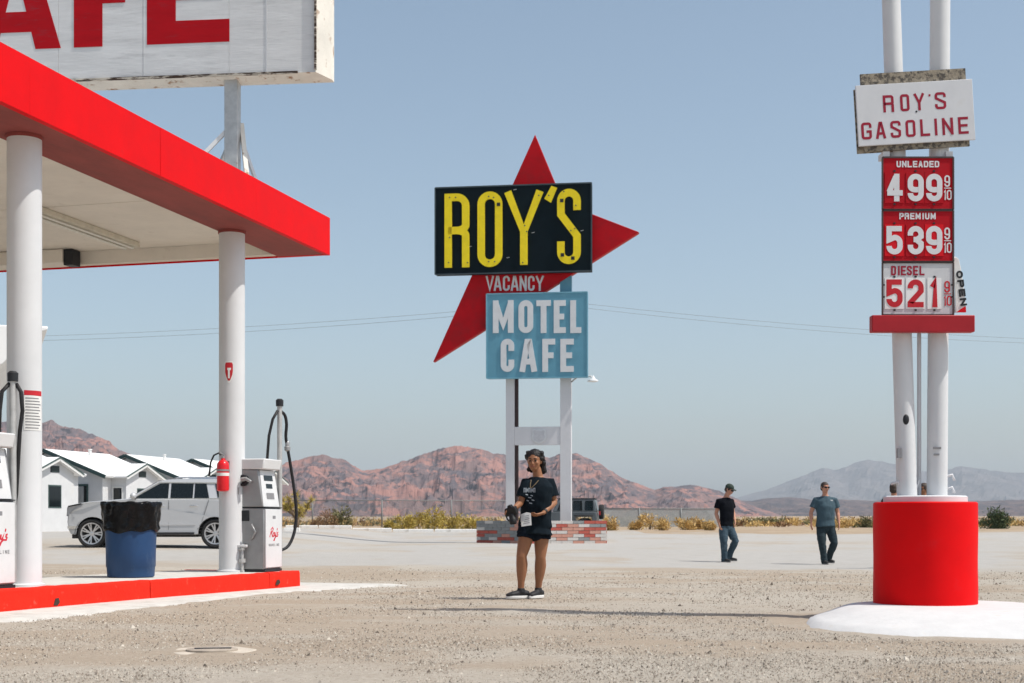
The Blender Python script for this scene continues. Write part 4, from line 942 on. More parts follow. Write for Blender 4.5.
# brick planter round the foot of the sign, bricks laid one by one
pl = [Vector((X(528, 52.4), 52.4)), Vector((X(606, 53.1), 53.1)), Vector((3.45, 55.6)), Vector((X(477, 54.4), 54.4))]
zg = gz(0.6, 52.8) - 0.02
pt = empty('brick_planter', (pl[0].x, pl[0].y, zg), 0, 'low planter of red, white and grey bricks under the tall motel sign', 'planter')
P_MORT = M('mortar', (0.36, 0.34, 0.32), 0.95, var=0.15, scale=12, bump=0.3)
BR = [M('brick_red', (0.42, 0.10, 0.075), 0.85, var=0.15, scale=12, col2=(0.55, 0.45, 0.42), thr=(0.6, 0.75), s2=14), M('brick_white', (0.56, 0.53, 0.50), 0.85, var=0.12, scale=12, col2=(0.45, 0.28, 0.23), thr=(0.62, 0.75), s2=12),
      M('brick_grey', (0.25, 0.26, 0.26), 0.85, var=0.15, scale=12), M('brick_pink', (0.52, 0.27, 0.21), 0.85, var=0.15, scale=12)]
Hw = 0.87; course = Hw / 7
core = MB(); inner = []
ctr = sum(pl, Vector((0, 0))) / 4
def inset(k): return [p + (ctr - p).normalized() * k for p in pl]
co = [(p.x - pl[0].x, p.y - pl[0].y) for p in inset(0.03)]; ci = [(p.x - pl[0].x, p.y - pl[0].y) for p in inset(0.30)]
for k in range(4):
    a, b_, c_, d_ = co[k], co[(k + 1) % 4], ci[(k + 1) % 4], ci[k]; core.prism([a, b_, c_, d_], -0.1, Hw - 0.02, 'xy')
core.build('wall_core', P_MORT, pt)
MB().prism(ci, -0.1, Hw - 0.12, 'xy').build('soil', M('planter_soil', (0.3, 0.24, 0.18), 0.95, var=0.2), pt)
rg = random.Random(66); brick_mesh = {}
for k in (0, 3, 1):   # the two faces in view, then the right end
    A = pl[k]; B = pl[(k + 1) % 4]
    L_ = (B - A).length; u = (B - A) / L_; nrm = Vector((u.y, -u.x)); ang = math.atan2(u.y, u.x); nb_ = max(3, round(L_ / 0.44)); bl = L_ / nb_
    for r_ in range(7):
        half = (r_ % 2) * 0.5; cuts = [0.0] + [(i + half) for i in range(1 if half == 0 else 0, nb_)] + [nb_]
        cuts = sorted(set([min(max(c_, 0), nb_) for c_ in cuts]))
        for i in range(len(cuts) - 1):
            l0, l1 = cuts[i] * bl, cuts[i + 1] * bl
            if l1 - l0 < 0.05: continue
            w_ = rg.random(); pal = (0.24, 0.66, 0.78) if k != 3 else (0.34, 0.44, 0.92)  # left face draws more grey bricks, its shade put into the colour mix
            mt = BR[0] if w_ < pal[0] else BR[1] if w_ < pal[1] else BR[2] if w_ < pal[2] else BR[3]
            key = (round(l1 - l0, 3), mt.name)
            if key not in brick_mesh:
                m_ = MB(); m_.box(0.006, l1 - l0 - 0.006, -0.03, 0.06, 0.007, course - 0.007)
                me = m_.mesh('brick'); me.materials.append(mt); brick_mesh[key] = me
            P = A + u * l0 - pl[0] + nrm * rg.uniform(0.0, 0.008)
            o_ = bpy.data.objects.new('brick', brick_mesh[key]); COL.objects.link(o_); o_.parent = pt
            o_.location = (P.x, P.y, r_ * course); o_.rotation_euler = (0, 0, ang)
            if nrm.dot(A - ctr) < 0: pass

# ------------------------------------------------------------------ fuel price sign
D0 = 12.55; PO = Vector((X(925, D0), D0, 0.0))
def pp_(px, py, yo=0.0): return on_plane(px, py, PO, 0.0, yo)
P_DRUM = M('drum_red', (0.68, 0.002, 0.004), 0.6, spec=0.1, var=0.06, scale=3, col2=(0.62, 0.015, 0.02), thr=(0.6, 0.8), s2=3, bump=0.08, bscale=14)
P_PAD = M('pad_white', (0.60, 0.597, 0.59), 0.85, var=0.06, scale=5, col2=(0.55, 0.52, 0.47), thr=(0.6, 0.75), s2=5, bump=0.35, bscale=22)
ps = empty('price_sign', PO, 0, 'fuel price sign on two white poles set in a red drum', 'sign')
zd0, zd1 = Zp(607, D0) - 0.03, Zp(501.5, D0 - 0.45)
rd = 0.445
prof = [(rd - 0.005, zd0 - 0.1), (rd, zd0 + 0.02)] + [(rd + 0.002 * math.sin(i * 1.3), zd0 + 0.02 + (zd1 - zd0 - 0.04) * i / 8) for i in range(1, 8)] + [(rd, zd1 - 0.012), (rd - 0.012, zd1)]
MB().lathe(prof, 72).build('base_drum', P_DRUM, ps, smooth='auto')
MB().lathe([(0.36, zd1 - 0.02), (0.36, zd1 + 0.045), (0.345, zd1 + 0.055), (0.0, zd1 + 0.06)], 56, cap=False).build('drum_cap', P_WHT, ps, smooth='auto')
for bot, top, r0, r1 in (((907, 497), (884.0, -225), 0.088, 0.076), ((937, 497), (941.5, -225), 0.089, 0.085)):
    a = pp_(*bot); b_ = pp_(*top)
    MB().tube([(a[0], 0, zd1 + 0.05), ((a[0] + b_[0]) / 2, 0, (a[1] + b_[1]) / 2), (b_[0], 0, b_[1])], [r0, (r0 + r1) / 2, r1], 28).build('pole', P_WHT, ps, smooth='auto')
# the poles run on far above the top of the picture
a = pp_(921, 496); b_ = pp_(921, 300)
MB().tube([(a[0], 0.06, zd1 + 0.05), (a[0], 0.06, b_[1])], 0.019, 10).build('conduit_pipe', P_POST, ps, smooth='auto')
MB().tube([(a[0] - 0.05, 0.05, zd1 + 0.05), (a[0] - 0.05, 0.05, zd1 + 0.5), (a[0] - 0.09, 0.03, zd1 + 0.62)], 0.012, 8).build('conduit_pipe', P_POST, ps, smooth=True)
# fittings on the poles
o_ = pp_(906.3, 419.5, -0.09); MB().ell((o_[0], -0.078, o_[1]), 0.028, 0.02, 0.05).build('hand_hole', P_BLK, ps, smooth=True)
for px, py, w_, h_ in ((899.5, 453, 0.035, 0.085), (937, 448, 0.07, 0.018), (936.5, 454.5, 0.05, 0.016)):
    o_ = pp_(px, py, -0.09); ang = -0.0; MB().box(o_[0] - w_ / 2, o_[0] + w_ / 2, -0.0925, -0.086 + (0.03 if px < 900 else 0), o_[1] - h_ / 2, o_[1] + h_ / 2).build('pole_label', P_GREY if py > 445 else P_POST, ps)
for px, z_ in ((951, 0.22), (951, 0.11), (897, 0.16)):
    o_ = pp_(px, 490); MB().tube([(o_[0] - 0.06, -0.02, zd1 + z_), (o_[0], -0.03, zd1 + z_ + 0.02), (o_[0] + 0.02, -0.03, zd1 + z_ - 0.03)], 0.012, 8, hint=(0, 0, 1)).build('hook', P_POST, ps, smooth=True)
for px in (911, 917): 
    o_ = pp_(px, 490); MB().bar((o_[0] - 0.03, 0.0, zd1 + 0.05), (o_[0] + 0.02, -0.0, zd1 + 0.2), 0.02, 0.012).build('gusset', P_POST, ps)
# name panel with its weathered plywood backing, hung a little crooked
tilt = -R(3.3)
P_PLY = M('mottled_plywood', (0.30, 0.26, 0.20), 0.9, var=0.3, scale=30, col2=(0.09, 0.08, 0.07), thr=(0.47, 0.56), s2=22, bump=0.4)
ce = pp_(914.6, 113.5, -0.12)
gp = empty_parent = MB(); hw, hh = 58.3 * D0 / FPX * 0.99, 30.3 * D0 / FPX * 0.99
gp.box(-hw, hw, -0.012, 0.012, -hh, hh); gp = gp.build('name_panel', M('name_panel_white', (0.62, 0.63, 0.65), 0.45, var=0.05, scale=4, col2=(0.58, 0.58, 0.58), thr=(0.6, 0.8), s2=4), ps, bevel=0.003)
gp.location = (ce[0], -0.135, ce[1]); gp.rotation_euler = (0, tilt, 0)
bk = MB(); bk.box(-0.455, 0.465, 0.016, 0.04, -hh - 0.045, hh + 0.105); bk.build('backing_board', P_PLY, gp)
bk = MB(); bk.box(-hw - 0.004, -0.2, 0.041, 0.06, -hh - 0.05, hh - 0.02); bk.build('backing_board', P_PLY, gp)
s0 = (D0 - 0.15) / FPX; P_CRIM = M('crimson_letter', (0.30, 0.008, 0.03), 0.5, var=0.1)
def gl(ch, px, wp, ytop, ybot, tpx, mat=None, rnd=0.5):
    letter(ch, (px - 914.6) * s0, (113.5 - ybot) * s0, wp * s0, (ybot - ytop) * s0, tpx * s0, -0.012, 0.0015, mat or P_CRIM, gp, rnd)
for ch, px, wp in (('R', 882.6, 10.8), ('O', 899.8, 9.2), ('Y', 913.4, 10.8), ('S', 934.5, 11.2)): gl(ch, px, wp, 94.6, 111.6, 2.6)
gl("'", 928.4, 2.2, 96, 98.2, 1.9)
for ch, px, wp in (('G', 859.4, 10.4), ('A', 873.6, 10.4), ('S', 888.6, 10.4), ('O', 903.8, 9.8), ('L', 918.4, 9.6), ('I', 932.4, 3.4), ('N', 940.4, 11.0), ('E', 956.4, 10.2)): gl(ch, px, wp, 120.6, 137.6, 2.6)
for px, py in ((915.5, 112.6),):
    MB().lathe([(0.009, 0.0), (0.009, 0.002)], 10, ((px - 914.6) * s0, -0.012, (113.5 - py) * s0), axis='y').build('bolt', P_BLK, gp)
# price panels
P_PRED = M('price_red', (0.42, 0.006, 0.014), 0.55, spec=0.12, var=0.08, scale=4, col2=(0.33, 0.012, 0.02), thr=(0.5, 0.75), s2=4)
P_CARD = M('card_red', (0.62, 0.008, 0.016), 0.5, spec=0.15, var=0.05)
P_CARDW = M('card_white', (0.78, 0.78, 0.77), 0.4, var=0.04)
P_DIG = M('digit_white', (0.66, 0.665, 0.68), 0.45, var=0.06, col2=(0.55, 0.55, 0.54), thr=(0.6, 0.8))
P_DIGR = M('digit_red', (0.50, 0.015, 0.025), 0.45, var=0.06)
YP = -0.125; sp = (D0 + YP) / FPX
def LX(px): return pp_(px, 300, YP)[0]
def LZ(py): return pp_(900, py, YP)[1]
def panel(y0, y1, mat, label=None, x0=882.3, x1=953.2):
    p = MB(); p.box(LX(x0), LX(x1), YP, -0.095, LZ(y1), LZ(y0)); p = p.build('price_panel', mat, ps, bevel=0.004)
    f = MB()
    a, b_, c_, d_ = LX(x0), LX(x1), LZ(y1), LZ(y0)
    for q0, q1 in (((a, c_), (b_, c_)), ((b_, c_), (b_, d_)), ((b_, d_), (a, d_)), ((a, d_), (a, c_))):
        f.bar((q0[0], YP - 0.002, q0[1]), (q1[0], YP - 0.002, q1[1]), 0.014, 0.012, up=(0, 1, 0))
    f.build('panel_frame', M('dark_frame', (0.07, 0.05, 0.05), 0.5), p); return p
def word(txt, xs_, y0, y1, tpx, mat, par, wp):
    for ch, px in zip(txt, xs_): letter(ch, LX(px), LZ(y1), (wp if ch != 'I' else wp * 0.45) * sp * (1.15 if ch == 'M' else 1), (y1 - y0) * sp, tpx * sp, YP, 0.003, mat, par, 0.7)
def price(digs, y0, y1, par, mat, cards, small_mat):
    for ch, (px, wp), cm in zip(digs, ((886.2, 16.2), (907.4, 16.0), (925.8, 16.2)), cards):
        if ch == '1': px += 3; wp = 11
        cd = MB(); cd.box(LX(px - 1.6), LX(px + wp + 1.2), YP - 0.005, YP - 0.0005, LZ(y1 + 1.6), LZ(y0 - 1.6)); cd = cd.build('number_card', cm, par)
        letter(ch, LX(px), LZ(y1), wp * sp, (y1 - y0) * sp, 5.3 * sp, YP - 0.005, 0.003, mat, cd, 1.0, name='digit')
        for yy in (y0 - 2.8, y1 + 2.8): MB().box(LX(px + wp / 2 - 1), LX(px + wp / 2 + 1), YP - 0.008, YP - 0.001, LZ(yy + 0.8), LZ(yy - 0.8)).build('card_clip', P_BLK, par)
    h = y1 - y0
    letter('9', LX(944.2), LZ(y0 + h * 0.47), 5.6 * sp, h * 0.42 * sp, 1.5 * sp, YP, 0.003, small_mat, par, 1.0, name='digit')
    MB().box(LX(944), LX(951), YP - 0.003, YP - 0.0006, LZ(y0 + h * 0.53), LZ(y0 + h * 0.50)).build('fraction_bar', small_mat, par)
    letter('1', LX(943.4), LZ(y1 - h * 0.06), 3.2 * sp, h * 0.36 * sp, 1.3 * sp, YP, 0.003, small_mat, par, 1.0, name='digit')
    letter('0', LX(946.6), LZ(y1 - h * 0.06), 5.0 * sp, h * 0.36 * sp, 1.3 * sp, YP, 0.003, small_mat, par, 1.0, name='digit')
p1 = panel(157.5, 209.8, P_PRED); word('UNLEADED', [896.4 + 5.45 * i for i in range(8)], 161.0, 167.4, 1.35, P_DIG, p1, 4.5)
price('499', 174, 201.6, p1, P_DIG, (P_PRED, P_PRED, P_PRED), P_DIG)
p2 = panel(210.6, 261.8, P_PRED); word('PREMIUM', (899.2, 904.5, 910, 915.4, 922.0, 924.9, 930.4), 213.0, 219.4, 1.35, P_DIG, p2, 4.4)
price('539', 226.2, 254.6, p2, P_DIG, (P_CARD, P_PRED, P_CARD), P_DIG)
P_DSL = M('diesel_panel', (0.56, 0.565, 0.58), 0.5, var=0.07, scale=4, col2=(0.5, 0.5, 0.52), thr=(0.55, 0.75))
p3 = panel(262.6, 315.0, P_DSL); word('DIESEL', (891.0, 897.6, 900.8, 906.8, 913.0, 919.4), 266.0, 275.4, 1.7, P_CRIM, p3, 5.0)
price('521', 279.6, 307.4, p3, P_DIGR, (P_CARDW, P_CARDW, P_CARDW), P_DIGR)
for px in (884.0, 951.6):
    for py in (285, 297): MB().lathe([(0.008, 0), (0.008, 0.005)], 8, (LX(px), YP, LZ(py)), axis='y').build('bolt', P_BLK, p3)
bb = MB(); bb.box(pp_(872.0, 320, -0.20)[0], pp_(975, 320, -0.20)[0], -0.20, -0.10, pp_(900, 331.8, -0.20)[1], pp_(900, 315.0, -0.20)[1]); bb.build('shelf_box', M('shelf_red', (0.36, 0.010, 0.018), 0.5, var=0.1, scale=5), ps, bevel=0.008)
for px in (886, 949): 
    o_ = pp_(px, 154, -0.1); MB().box(o_[0] - 0.03, o_[0] + 0.03, -0.11, 0.05, o_[1] - 0.03, o_[1] + 0.02).build('bracket', P_WHT, ps)
# feather banner
fo = pp_(958, 313, -0.05)
fl = empty('open_banner', (PO.x + fo[0], PO.y - 0.05, fo[1] + 0.003), 0, 'furled white OPEN banner beside the diesel price', 'banner')
def fx2(px, py): return ((px - 958) * sp, (313 - py) * sp)
ol = [fx2(*p) for p in ((955.5, 313), (965.5, 313), (965.0, 300), (962.8, 284), (960.4, 268), (958.4, 259.5), (955.6, 257.2), (953.4, 259), (953.2, 265), (954.2, 285))]
mb = MB(); n_ = len(ol)
mb.prism(ol, -0.012, 0.0); bn = mb.build('cloth', M('banner_white', (0.72, 0.72, 0.70), 0.8, var=0.08, bump=0.3, bscale=15), fl, bevel=0.003)
MB().tube([(*fx2(955, 314)[:1], 0.012, 0), (fx2(953.4, 285)[0], 0.012, fx2(0, 285)[1]), (fx2(952.8, 262)[0], 0.012, fx2(0, 262)[1]), (fx2(955, 256.6)[0], 0.012, fx2(0, 256.6)[1])], 0.008, 8, hint=(1, 0, 0)).build('pole', P_POST, fl, smooth=True)
MB().prism([fx2(955.6, 313), fx2(965.6, 313), fx2(965.2, 306.5), fx2(959.5, 310)], -0.016, -0.013).build('red_corner', P_CARD, fl)
for i, ch in enumerate('OPEN'):      # the word runs down the cloth
    pt_ = fx2(954.9 + 0.14 * i * 9, 271.5 + i * 9.2)
    mb = MB()
    for j, g in enumerate(glyph(ch, 7.6 * sp, 6.6 * sp, 1.9 * sp)): stroke_mesh(mb, g, 1.9 * sp, -0.0155 - 0.001 * j, -0.0125)
    q_ = mb.build('letter', P_BLK, fl); q_.rotation_euler = (0, R(90 - 7), 0); q_.location = (pt_[0] + 0.4 * sp, 0, pt_[1] )
# white concrete pad heaped round the drum
pad = MB(); nr, na = 12, 64; vs = []
rg = random.Random(9)
edge = []
for j in range(na):
    a = 2 * math.pi * j / na; cx, sx = math.cos(a), math.sin(a)
    r_ = 1.02 if cx < 0 else 1.02 + 0.55 * cx ** 2
    r_ = r_ + 1.15 * max(0, -sx) ** 1.5 - 0.12 * max(0, sx) - 0.42 * max(0, -sx * cx) * (1 if sx > 0 else 0) + (0.7 * max(0, -sx * cx) if cx > 0 else 0.0) + 0.02 * math.sin(5 * a) + rg.gauss(0, 0.012)
    edge.append(r_)
for i in range(nr + 1):
    f = i / nr
    for j in range(na):
        a = 2 * math.pi * j / na; r_ = 0.30 + (edge[j] - 0.30) * f; x_ = r_ * math.cos(a); y_ = r_ * math.sin(a)
        h = (zd0 + 0.035) * (1 - sst((f - 0.42) / 0.58)) + (0.03 if f < 1 else -0.05)
        vs.append((x_, y_, gz(PO.x + x_, PO.y + y_) + h))
pad.add(vs, [(i * na + j, i * na + (j + 1) % na, (i + 1) * na + (j + 1) % na, (i + 1) * na + j) for i in range(nr) for j in range(na)])
pad_o = pad.build('concrete_pad', P_PAD, None, smooth=True); pad_o.location = (PO.x, PO.y, 0); tag(pad_o, kind='structure')

# ------------------------------------------------------------------ fence, kerbs, wires
P_FEN = M('fence_steel', (0.22, 0.23, 0.23), 0.6, metal=0.3, var=0.15)
def chain_fence(x0, x1, d0, d1, h, label, step=5.0, slats=False):
    o = empty('chain_link_fence', (x0, d0, gz(x0, d0) - 0.02), 0, label, 'fence')
    L_ = math.hypot(x1 - x0, d1 - d0); o.rotation_euler = (0, 0, math.atan2(d1 - d0, x1 - x0)); n = round(L_ / step); dz = (gz(x1, d1) - gz(x0, d0)) / L_
    for i in range(n + 1):
        s_ = L_ * i / n; MB().tube([(s_, 0, dz * s_ - 0.1), (s_, 0, h + dz * s_ + 0.05)], 0.05, 8).build('post', P_FEN, o, smooth=True)
    MB().tube([(0, 0, h), (L_, 0, h + dz * L_)], 0.03, 6).build('top_rail', P_FEN, o, smooth=True)
    mb = MB(); pit = 0.11; wd = 0.006
    k = -int(h / pit)
    while k * pit < L_:
        for sg in (1, -1):
            a = k * pit if sg == 1 else k * pit + h
            q0, q1 = (a, 0.03), (a + sg * h, h)
            def cl(p): 
                return p
            if min(q0[0], q1[0]) >= 0 and max(q0[0], q1[0]) <= L_:
                mb.add([(q0[0] - wd, 0, q0[1] + dz * q0[0]), (q0[0] + wd, 0, q0[1] + dz * q0[0]), (q1[0] + wd, 0, q1[1] + dz * q1[0]), (q1[0] - wd, 0, q1[1] + dz * q1[0])], [(0, 1, 2, 3)])
        k += 1
    o_ = mb.build('wire_mesh', P_FEN, o, fixn=False); o_['kind'] = 'stuff'
    if slats:
        m = MB(); s_ = 0.05
        while s_ < L_: m.box(s_, s_ + 0.086, 0.012, 0.018, 0.06 + dz * s_, h - 0.05 + dz * s_); s_ += 0.10
        q_ = m.build('privacy_slats', M('slat_grey', (0.40, 0.42, 0.42), 0.7, var=0.1), o); q_['kind'] = 'stuff'
    return o
chain_fence(X(243, 96), 0.6, 96, 96, 1.82, 'dark chain-link fence behind the yellow rabbitbrush')
chain_fence(X(597, 97), X(722, 99), 97, 99, 1.32, 'grey slatted chain-link fence behind the golden bushes', 3.0, True)
P_KW = M('white_kerb_paint', (0.78, 0.77, 0.74), 0.8, var=0.08, scale=2, col2=(0.5, 0.47, 0.42), thr=(0.56, 0.7), s2=2)
kl = [('leftmost white kerb block beside the yellow tree', 286, 318), ('white kerb block in front of the tumbleweeds', 319, 352), ('middle white kerb block along the lot edge', 353, 392),
      ('white kerb block before the tall rabbitbrush', 393, 434), ('white kerb block ending beside the brick planter', 435, 477)]
for lab, a, b_ in kl:
    d = 77.5; xa, xb = X(a, d), X(b_, d); zz = gz((xa + xb) / 2, d)
    L_ = xb - xa; sec = [(-0.11, -0.05), (0.11, -0.05), (0.10, 0.13), (0.07, 0.16), (-0.07, 0.16), (-0.10, 0.13)]
    mb = MB(); mb.add([(0, p[0], p[1]) for p in sec] + [(L_ - 0.03, p[0], p[1]) for p in sec], [tuple(range(5, -1, -1)), tuple(range(6, 12))] + [(i, (i + 1) % 6, (i + 1) % 6 + 6, i + 6) for i in range(6)])
    o_ = mb.build('kerb_block', P_KW, None); o_.location = (xa, d, zz); tag(o_, lab, 'kerb', 'white kerb blocks along the lot edge')
for lab, a, b_, d in (('white parking stop seen under the silver car', 150, 184, 47), ('white parking stop right of the trash drum under the car', 187, 212, 47), ('white parking stop between the fuel pump and the yellow tree', 284, 300, 60)):
    xa, xb = X(a, d), X(b_, d); L_ = xb - xa
    sec = [(-0.12, -0.05), (0.12, -0.05), (0.09, 0.14), (-0.09, 0.14)]
    mb = MB(); mb.add([(0, p[0], p[1]) for p in sec] + [(L_, p[0], p[1]) for p in sec], [(3, 2, 1, 0), (4, 5, 6, 7)] + [(i, (i + 1) % 4, (i + 1) % 4 + 4, i + 4) for i in range(4)])
    o_ = mb.build('parking_stop', P_KW, None, bevel=0.02); o_.location = (xa, d, gz((xa + xb) / 2, d)); tag(o_, lab, 'parking stop', 'white parking stops')

P_WOOD = M('pole_wood', (0.22, 0.16, 0.11), 0.9, var=0.2, stretch=(3, 3, 0.3))
tops = []
for x_, d, lab in ((X(565.5, 70), 70.0, 'wooden utility pole standing behind the right post of the motel sign'), (-39.5, 84.0, 'wooden utility pole far off to the left'), (42.5, 86.0, 'wooden utility pole far off to the right')):
    z = gz(x_, d); h = 11.67 - z if d == 70 else 11.65 - z
    o = empty('utility_pole', (x_, d, z - 0.3), 0, lab, 'utility pole', 'utility poles')
    MB().tube([(0, 0, 0), (0, 0, h + 0.3)], [0.15, 0.10], 12).build('shaft', P_WOOD, o, smooth='auto')
    MB().bar((0.0, -0.13, h - 0.05), (0.0, -0.30, h - 0.05), 0.05, 0.05).build('insulator', P_GAL, o); MB().bar((0.0, -0.13, h + 0.18), (0.0, -0.30, h + 0.18), 0.05, 0.05).build('insulator', P_GAL, o)
    tops.append(Vector((x_, d - 0.28, z + h - 0.3)))
for k, (i, j) in enumerate(((0, 1), (0, 2))):
    for hh_, nm in ((0.0, 'lower'), (0.21, 'upper')):
        A = tops[i] + Vector((0, 0, hh_)); B = tops[j] + Vector((0, 0, hh_)); pts = []
        for t_ in range(25):
            f = t_ / 24; p = A.lerp(B, f); p.z -= 0.5 * 4 * f * (1 - f) * (1 + 0.1 * (hh_ == 0)); pts.append(p)
        o_ = MB().tube(pts, 0.008, 5).build('overhead_wire', M('wire_grey', (0.2, 0.21, 0.22), 0.6), None, smooth=True)
        tag(o_, '%s overhead wire crossing the sky %s of the motel sign' % (nm, 'left' if k == 0 else 'right'), 'wire', 'overhead wires')

# ------------------------------------------------------------------ motel cabins
P_STUC = M('stucco_white', (0.60, 0.605, 0.61), 0.85, var=0.06, scale=2, col2=(0.62, 0.60, 0.57), thr=(0.55, 0.8), s2=1.2, bump=0.25, bscale=30)
P_ROOF = M('roof_white', (0.83, 0.83, 0.82), 0.6, var=0.04, scale=1.5, col2=(0.70, 0.69, 0.67), thr=(0.6, 0.85), s2=0.9)
P_TRIM = M('dark_green_trim', (0.05, 0.085, 0.08), 0.6, var=0.15)
P_WFR = M('window_white', (0.72, 0.72, 0.70), 0.6, var=0.05)
P_CURT = M('curtain_grey', (0.30, 0.31, 0.31), 0.9, var=0.25, scale=6, stretch=(6, 1, 0.3))
vC = Vector((0.25, 0.968, 0)).normalized(); th_m = -math.atan2(vC.x, vC.y)
def window(par, x0, x1, z0, z1, y, panes=2, frame=P_WFR):
    w_ = MB(); t = 0.05
    for a in ((x0 - t, x0, z0 - t, z1 + t), (x1, x1 + t, z0 - t, z1 + t), (x0, x1, z0 - t, z0), (x0, x1, z1, z1 + t)): w_.box(a[0], a[1], y - 0.03, y + 0.02, a[2], a[3])
    o = w_.build('window', frame, par)
    for i in range(panes):
        a = x0 + (x1 - x0) * i / panes; b_ = x0 + (x1 - x0) * (i + 1) / panes
        g = MB(); g.box(a + 0.012, b_ - 0.012, y - 0.008, y - 0.003, z0 + 0.01, z1 - 0.01); g.build('pane', P_GLS, o)
    s_ = MB(); s_.box(x0 - 0.08, x1 + 0.08, y - 0.08, y, z0 - 0.11, z0 - 0.055); s_.build('sill', P_WFR, o)
    return o
def make_cabin():
    o = empty('motel_cabin'); HE, HR, HWR = 2.36, 3.52, 2.94
    xw = -0.28; xl = -5.62; xm = -2.95; D = 5.2
    # main block with a gable wall towards the lot
    mb = MB(); pr = [(xl, 0.0), (xw, 0.0), (xw, HE - 0.02), (xm, HR - 0.16), (xl, HE - 0.02)]; mb.prism(pr, 0.28, D); mb.build('wall', P_STUC, o)
    wg = MB(); y0, y1 = 1.0, 3.75; ym = (y0 + y1) / 2; xe = 0.42
    wg.add([(xw - 1.5, y0, 0), (xe, y0, 0), (xe, y1, 0), (xw - 1.5, y1, 0), (xw - 1.5, y0, HE), (xe, y0, HE), (xe, y1, HE), (xw - 1.5, y1, HE), (xe, ym, HWR - 0.1), (xw - 1.5, ym, HWR - 0.1)],
           [(0, 1, 5, 4), (1, 2, 6, 8, 5), (2, 3, 7, 6), (0, 3, 2, 1), (4, 5, 8, 9), (7, 9, 8, 6), (0, 4, 9, 7, 3)])
    wg.build('wing_wall', P_STUC, o)
    # roofs: slabs with thickness
    def slab(pts, t, name, mat=P_ROOF):
        pts = [Vector(p) for p in pts]; nrm = (pts[1] - pts[0]).cross(pts[2] - pts[0]).normalized()
        if nrm.z < 0: nrm = -nrm
        n = len(pts); mb = MB(); mb.add([p for p in pts] + [p - nrm * t for p in pts], [tuple(range(n)), tuple(range(2 * n - 1, n - 1, -1))] + [(i, (i + 1) % n, (i + 1) % n + n, i + n) for i in range(n)])
        return mb.build(name, mat, o)
    slab([(xm, 0, HR), (0, 0, HE), (0, D + 0.2, HE), (xm, D + 0.2, HR)], 0.09, 'roof'); slab([(xm - 0.002, 0, HR), (xm - 0.002, D + 0.2, HR), (-5.9, D + 0.2, HE), (-5.9, 0, HE)], 0.09, 'roof')
    ex = 0.62; z0 = HE - 0.03; yf, yb = y0 - 0.3, y1 + 0.3; xv = xm + 0.6
    slab([(xv, ym, HWR), (ex, ym, HWR), (ex, yf, z0), (-0.4, yf, z0)], 0.08, 'wing_roof'); slab([(xv, ym + 0.002, HWR), (-0.4, yb, z0), (ex, yb, z0), (ex, ym + 0.002, HWR)], 0.08, 'wing_roof')
    # barge boards
    for a, b_ in (((xm, -0.02, HR - 0.07), (0.02, -0.02, HE - 0.07)), ((xm, -0.02, HR - 0.07), (-5.92, -0.02, HE - 0.07))):
        MB().bar(a, b_, 0.05, 0.16, up=(0, 0, 1)).build('barge_board', P_TRIM, o)
    for a, b_ in (((ex + 0.02, ym, HWR - 0.07), (ex + 0.02, yf - 0.05, z0 - 0.07)), ((ex + 0.02, ym, HWR - 0.07), (ex + 0.02, yb + 0.05, z0 - 0.07))):
        MB().bar(a, b_, 0.05, 0.15).build('barge_board', P_WFR, o)
        q0 = Vector(a) + Vector((0.03, 0, 0.05)); q1 = Vector(b_) + Vector((0.03, 0, 0.05)); MB().bar(q0, q1, 0.03, 0.05).build('barge_trim', P_TRIM, o)
    v = MB(); v.box(xe - 0.01, xe + 0.02, ym - 0.3, ym + 0.3, HE - 0.02, HE + 0.24); v = v.build('attic_vent', P_BLK, o)
    for i in range(4): MB().bar((xe + 0.03, ym - 0.28, HE + 0.02 + i * 0.06), (xe + 0.03, ym + 0.28, HE + 0.02 + i * 0.06), 0.02, 0.018).build('louvre', P_TRIM, v)
    window(o, -0.92, -0.36 + 0.02 - 0.02, 0.75, 1.75, 0.275, 2, P_TRIM) if False else None
    dw = MB(); dw.box(-2.2, -0.95, 0.245, 0.278, 0.25, 2.0); dw = dw.build('door', P_TRIM, o, bevel=0.01)
    for i in range(2):
        g = MB(); g.box(-2.12 + i * 0.6, -1.62 + i * 0.6, 0.235, 0.243, 0.35, 1.92); g.build('pane', P_GLS, dw)
    c_ = MB(); c_.box(-1.55, -1.15, 0.228, 0.232, 0.5, 1.9); c_.build('curtain', P_CURT, dw)
    window(o, -0.18, 0.22, 0.95, 1.85, 0.995, 1)
    wi = window(o, 0, 0, 0, 0, 0, 1) if False else None
    # window in the wing gable end
    g = MB(); g.box(xe - 0.01, xe + 0.015, ym - 0.45, ym + 0.45, 0.95, 1.85); gw = g.build('window', P_TRIM, o); g = MB(); g.box(xe + 0.016, xe + 0.02, ym - 0.4, ym + 0.4, 1.0, 1.8); g.build('pane', P_GLS, gw)
    p_ = MB(); p_.lathe([(0.07, HR - 0.1), (0.07, HR + 0.22), (0.10, HR + 0.22), (0.10, HR + 0.26)], 10, (xm + 0.5, 2.9, -0.15)); p_.build('vent_pipe', P_WFR, o)
    return o
cab = make_cabin(); corner0 = Vector((-17.17, 60.0, 0))
